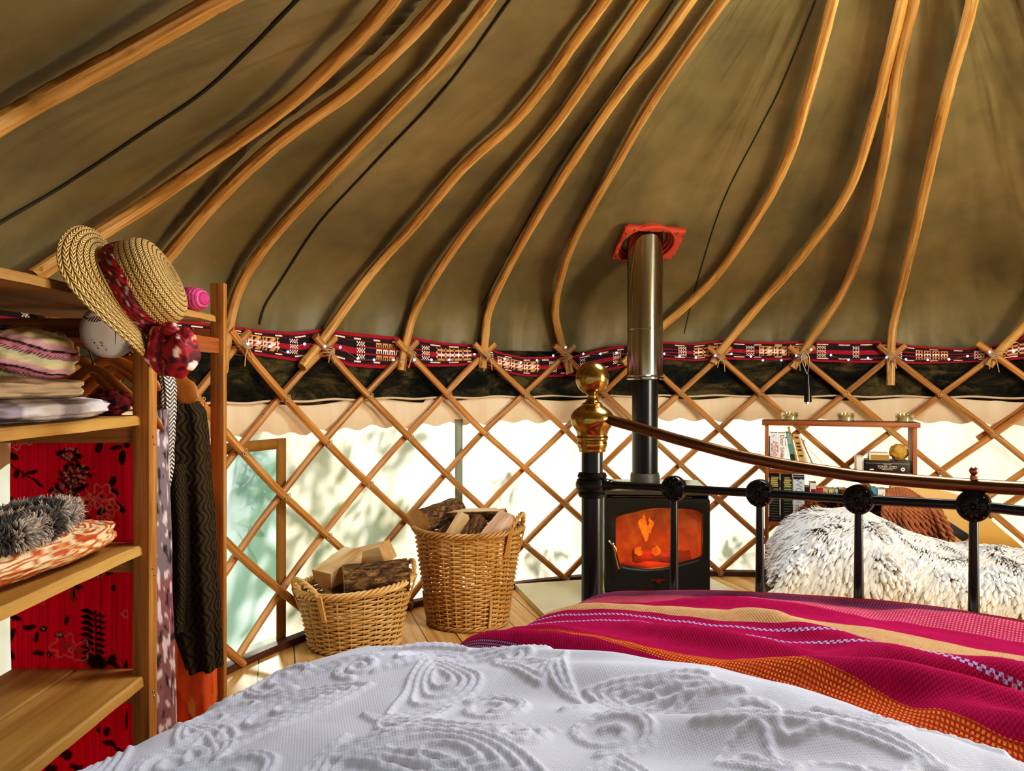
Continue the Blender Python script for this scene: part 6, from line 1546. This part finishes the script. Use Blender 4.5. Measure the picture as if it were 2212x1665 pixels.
for i in range(31):
    row = []
    for k in range(44):
        th, ph = PI * i / 30, 2 * PI * k / 44; d = Vector((math.sin(th) * math.cos(ph), math.sin(th) * math.sin(ph), -math.cos(th))); f = 1 + 0.16 * nz(d.x * 2.6, d.y * 2.6, d.z * 2.6) + 0.16 * abs(nz(d.x * 5, d.y * 5, d.z * 5))
        row.append(c + Vector((d.x * 0.043 * f, d.y * 0.035 * f, d.z * 0.041 * f)))
    rows.append(row)
mb = MB(); mb.grid(rows, cv=True); o = obj('pouch', mb, m_plain('crumpled_yellow_leather', 'd0a440', 'a87828', 0.5, 0, 30, 0.5, 60), loc=c - Vector((0, 0, 0.041)), sharp=180); tag(o, 'crumpled yellow round pouch sitting on the black poker box', 'pouch')

# tea light jars
m = NM('thin_clear_glass'); tr = m.n('ShaderNodeBsdfTransparent', ins={'Color': 'f0f0e4'}); gl = m.n('ShaderNodeBsdfGlossy', ins={'Color': 'ffffff', 'Roughness': 0.05}); lw = m.n('ShaderNodeLayerWeight', ins={0: 0.45})
mx = m.n('ShaderNodeMixShader', ins={0: m.math('ADD', m.math('MULTIPLY', lw.outputs[1], 0.6), 0.08), 1: tr.outputs[0], 2: gl.outputs[0]}); m_glass = m.surface(mx.outputs[0])
m_wax = m_plain('cream_wax', 'efe0b8', 'e0cc98', 0.5, Subsurface_Weight=0.2) if False else m_plain('cream_wax', 'efe0b8', 'e0cc98', 0.5)
m = NM('candle_flame'); e1 = m.n('ShaderNodeEmission', ins={'Color': 'ffb050', 'Strength': 4.0}); m_cfl = m.surface(e1.outputs[0])
for lb, px in (('glass tea light jar at the left end on top of the bookshelf', 1701), ('glass tea light jar in the middle on top of the bookshelf', 1807), ('glass tea light jar at the right end on top of the bookshelf', 1922)):
    u = (px - 1652) / F * 4.2 / 0.951 * (0.97 if px > 1850 else 1.0); c = K(u, 0.05, 0.922); j = thing('tealight_jar', lb, 'candle jar', c, 'tea lights on the bookshelf')
    mb = MB(); mb.lathe([(0.001, 0.001), (0.040, 0.001), (0.044, 0.006), (0.0445, 0.018), (0.043, 0.026), (0.0455, 0.030), (0.0455, 0.042), (0.0435, 0.043), (0.0425, 0.030), (0.0410, 0.024), (0.0415, 0.008), (0.001, 0.006)], c, None, 32); obj('jar', mb, m_glass, j)
    mb = MB(); mb.lathe([(0.001, 0.006), (0.029, 0.006), (0.029, 0.026), (0.027, 0.028), (0.001, 0.027)], c, None, 24); cd = obj('candle', mb, m_wax, j)
    mb = MB(); mb.tube([c + Vector((0, 0, 0.027)), c + Vector((0, 0, 0.036))], 0.001, 6); obj('wick', mb, M['iron'], cd)
    mb = MB(); mb.lathe([(0.0003, 0.033), (0.0030, 0.038), (0.0026, 0.043), (0.0003, 0.050)], c, None, 10); obj('flame', mb, m_cfl, cd)
# ================================================================ outside: bushes that throw leaf shadows on the canvas
mb = MB(); mb.add([(-14, -8, -0.08), (16, -8, -0.08), (16, 22, -0.08), (-14, 22, -0.08)], [[0, 1, 2, 3]])
o = obj('ground', mb, m_plain('grass_ground', '5a7a3c', '7a8a4c', 0.9, 0, 3), smooth=False); o['kind'] = 'structure'
m = NM('green_leaf'); v = m.coords('Object'); cl = m.mix(m.noise(v, 9, 3), '3f6a24', '86b04a')
d = m.n('ShaderNodeBsdfDiffuse', ins={'Color': cl}); t = m.n('ShaderNodeBsdfTranslucent', ins={'Color': m.mix(0.5, cl, 'c8e060')}); mx = m.n('ShaderNodeMixShader', ins={0: 0.35, 1: d.outputs[0], 2: t.outputs[0]}); m_leaf = m.surface(mx.outputs[0])
m_stem = m_plain('brown_stem', '5c4428', '3c2c18', 0.9)
def leafmesh(mb, p, dr, ln, wd, rnd):
    dr = dr.normalized(); s_ = dr.cross(Vector((rnd.uniform(-1, 1), rnd.uniform(-1, 1), rnd.uniform(-1, 1)))).normalized(); n_ = dr.cross(s_)
    pts = [p, p + dr * ln * 0.3 + s_ * wd * 0.42, p + dr * ln * 0.6 + s_ * wd * 0.46, p + dr * ln, p + dr * ln * 0.6 - s_ * wd * 0.46, p + dr * ln * 0.3 - s_ * wd * 0.42, p + dr * ln * 0.5 + n_ * wd * 0.15]
    mb.add(pts, [[0, 1, 6], [1, 2, 6], [2, 3, 6], [3, 4, 6], [4, 5, 6], [5, 0, 6]])
def bush(label, targets, root_px, dist, ln=0.085, wd=0.042, seed=1):
    """targets: (px, py, rx, ry, count) areas of canvas its leaves shade"""
    rnd = random.Random(seed); r0 = cyl(hit_cyl(root_px, 1100, R + 0.06)[0], -0.08, R + 0.06 + dist * 0.7)
    b = thing('leafy_bush', label, 'bush', r0, 'bushes outside the canvas wall'); lv = MB(); st = MB()
    for (px, py, rx, ry, cnt) in targets:
        c = cyl(*hit_cyl(px, py, R + 0.06), R + 0.06) + SUN * dist
        st.tube(catmull([r0, r0.lerp(c, 0.5) + Vector((rnd.uniform(-.05, .05), 0.05, 0.08)), c], 6), [0.011 - 0.0006 * k for k in range(13)], 6)
        for k in range(cnt):
            a, q = rnd.uniform(0, 2 * PI), math.sqrt(rnd.random()); t_ = cyl(*hit_cyl(px + rx * q * math.cos(a), py + ry * q * math.sin(a), R + 0.06), R + 0.06)
            p = t_ + SUN * (dist + rnd.uniform(-0.12, 0.2)); leafmesh(lv, p, Vector((rnd.uniform(-1, 1), rnd.uniform(-0.6, 0.6), rnd.uniform(-1, 0.6))), ln * rnd.uniform(0.7, 1.25), wd * rnd.uniform(0.8, 1.2), rnd)
            if k % 4 == 0: st.tube([c.lerp(p, 0.2), p], 0.003, 5)
    obj('foliage', lv, m_leaf, b, smooth=False); obj('stems', st, m_stem, b)
bush('leafy bush outside, showing blurred through the clear window', [(530, 1050, 70, 90, 32), (560, 1200, 70, 90, 32), (500, 1320, 60, 90, 28), (590, 1000, 40, 60, 16)], 540, 0.55, 0.12, 0.055, seed=2)
bush('bush outside throwing dappled leaf shadows on the canvas beside the window', [(700, 1000, 60, 60, 24), (690, 1120, 50, 70, 26), (800, 1130, 60, 70, 24), (850, 1140, 40, 30, 10), (760, 1230, 60, 50, 12), (840, 955, 40, 40, 14), (880, 965, 25, 25, 6), (680, 1300, 40, 60, 12)], 760, 0.50, 0.115, 0.06, seed=3)
bush('sprig outside shadowed on the canvas above the tall basket', [(1085, 1040, 24, 16, 16), (1075, 1070, 12, 20, 8), (1100, 1075, 10, 20, 6)], 1090, 0.35, 0.055, 0.03, seed=4)
bush('low plant outside shadowed on the canvas right of the tall basket', [(1150, 1215, 26, 26, 22), (1185, 1200, 24, 16, 14), (1210, 1195, 12, 10, 6)], 1160, 0.35, 0.05, 0.028, seed=5)
bush('low plant outside shadowed on the canvas right of the stove', [(1585, 1180, 28, 22, 24), (1565, 1200, 20, 20, 12), (1610, 1210, 30, 20, 14)], 1590, 0.35, 0.05, 0.028, seed=6)
# ================================================================ light
sc = bpy.context.scene
sc.view_settings.view_transform = 'Standard'; sc.view_settings.look = 'None'
vs = sc.view_settings; vs.use_curve_mapping = True; cm = vs.curve_mapping; cv_ = cm.curves[3]
cv_.points.new(0.04, 0.022); cv_.points.new(0.22, 0.19); cv_.points.new(0.6, 0.61); cm.update()
w = bpy.data.worlds.new('sky'); sc.world = w; w.use_nodes = True; nt = w.node_tree; nt.nodes.clear()
bg = nt.nodes.new('ShaderNodeBackground'); o_ = nt.nodes.new('ShaderNodeOutputWorld'); tc = nt.nodes.new('ShaderNodeTexCoord')
sx = nt.nodes.new('ShaderNodeSeparateXYZ'); cr = nt.nodes.new('ShaderNodeValToRGB')
nt.links.new(tc.outputs['Generated'], sx.inputs[0]); nt.links.new(sx.outputs[2], cr.inputs[0])
cr.color_ramp.elements[0].position = 0.0; cr.color_ramp.elements[0].color = (0.75, 0.85, 0.80, 1)
cr.color_ramp.elements[1].position = 0.6; cr.color_ramp.elements[1].color = (0.55, 0.72, 1.0, 1)
nt.links.new(cr.outputs[0], bg.inputs[0]); bg.inputs[1].default_value = 1.0; nt.links.new(bg.outputs[0], o_.inputs[0])
light('SUN', 'sun', SUN * 12, (0, 0, 0), 8.2, (1.0, 0.95, 0.84), angle=0.085)
light('AREA', 'crown_fill', (YC[0], YC[1], 2.62), (YC[0] - 0.3, YC[1] - 0.3, 0), 70, (0.82, 0.90, 1.0), shape='DISK', size=0.85)  # area fill lamp added over the open crown, strengthens the sky light
light('AREA', 'right_side_fill', (3.02, 0.85, 1.15), (-0.4, 3.0, 1.5), 120, (1.0, 0.93, 0.82), shape='RECTANGLE', size=0.7, size_y=1.3)  # added fill lamp just inside the right wall, standing in for doorway light

cy = sc.cycles; cy.max_bounces = 7; cy.diffuse_bounces = 3; cy.glossy_bounces = 3; cy.transmission_bounces = 3; cy.transparent_max_bounces = 6
cy.caustics_reflective = False; cy.caustics_refractive = False
cy.use_light_tree = False; cy.adaptive_threshold = 0.03
for mm in bpy.data.materials:
    if mm.name in ('fairy_bulb', 'candle_flame'): mm.cycles.emission_sampling = 'NONE'
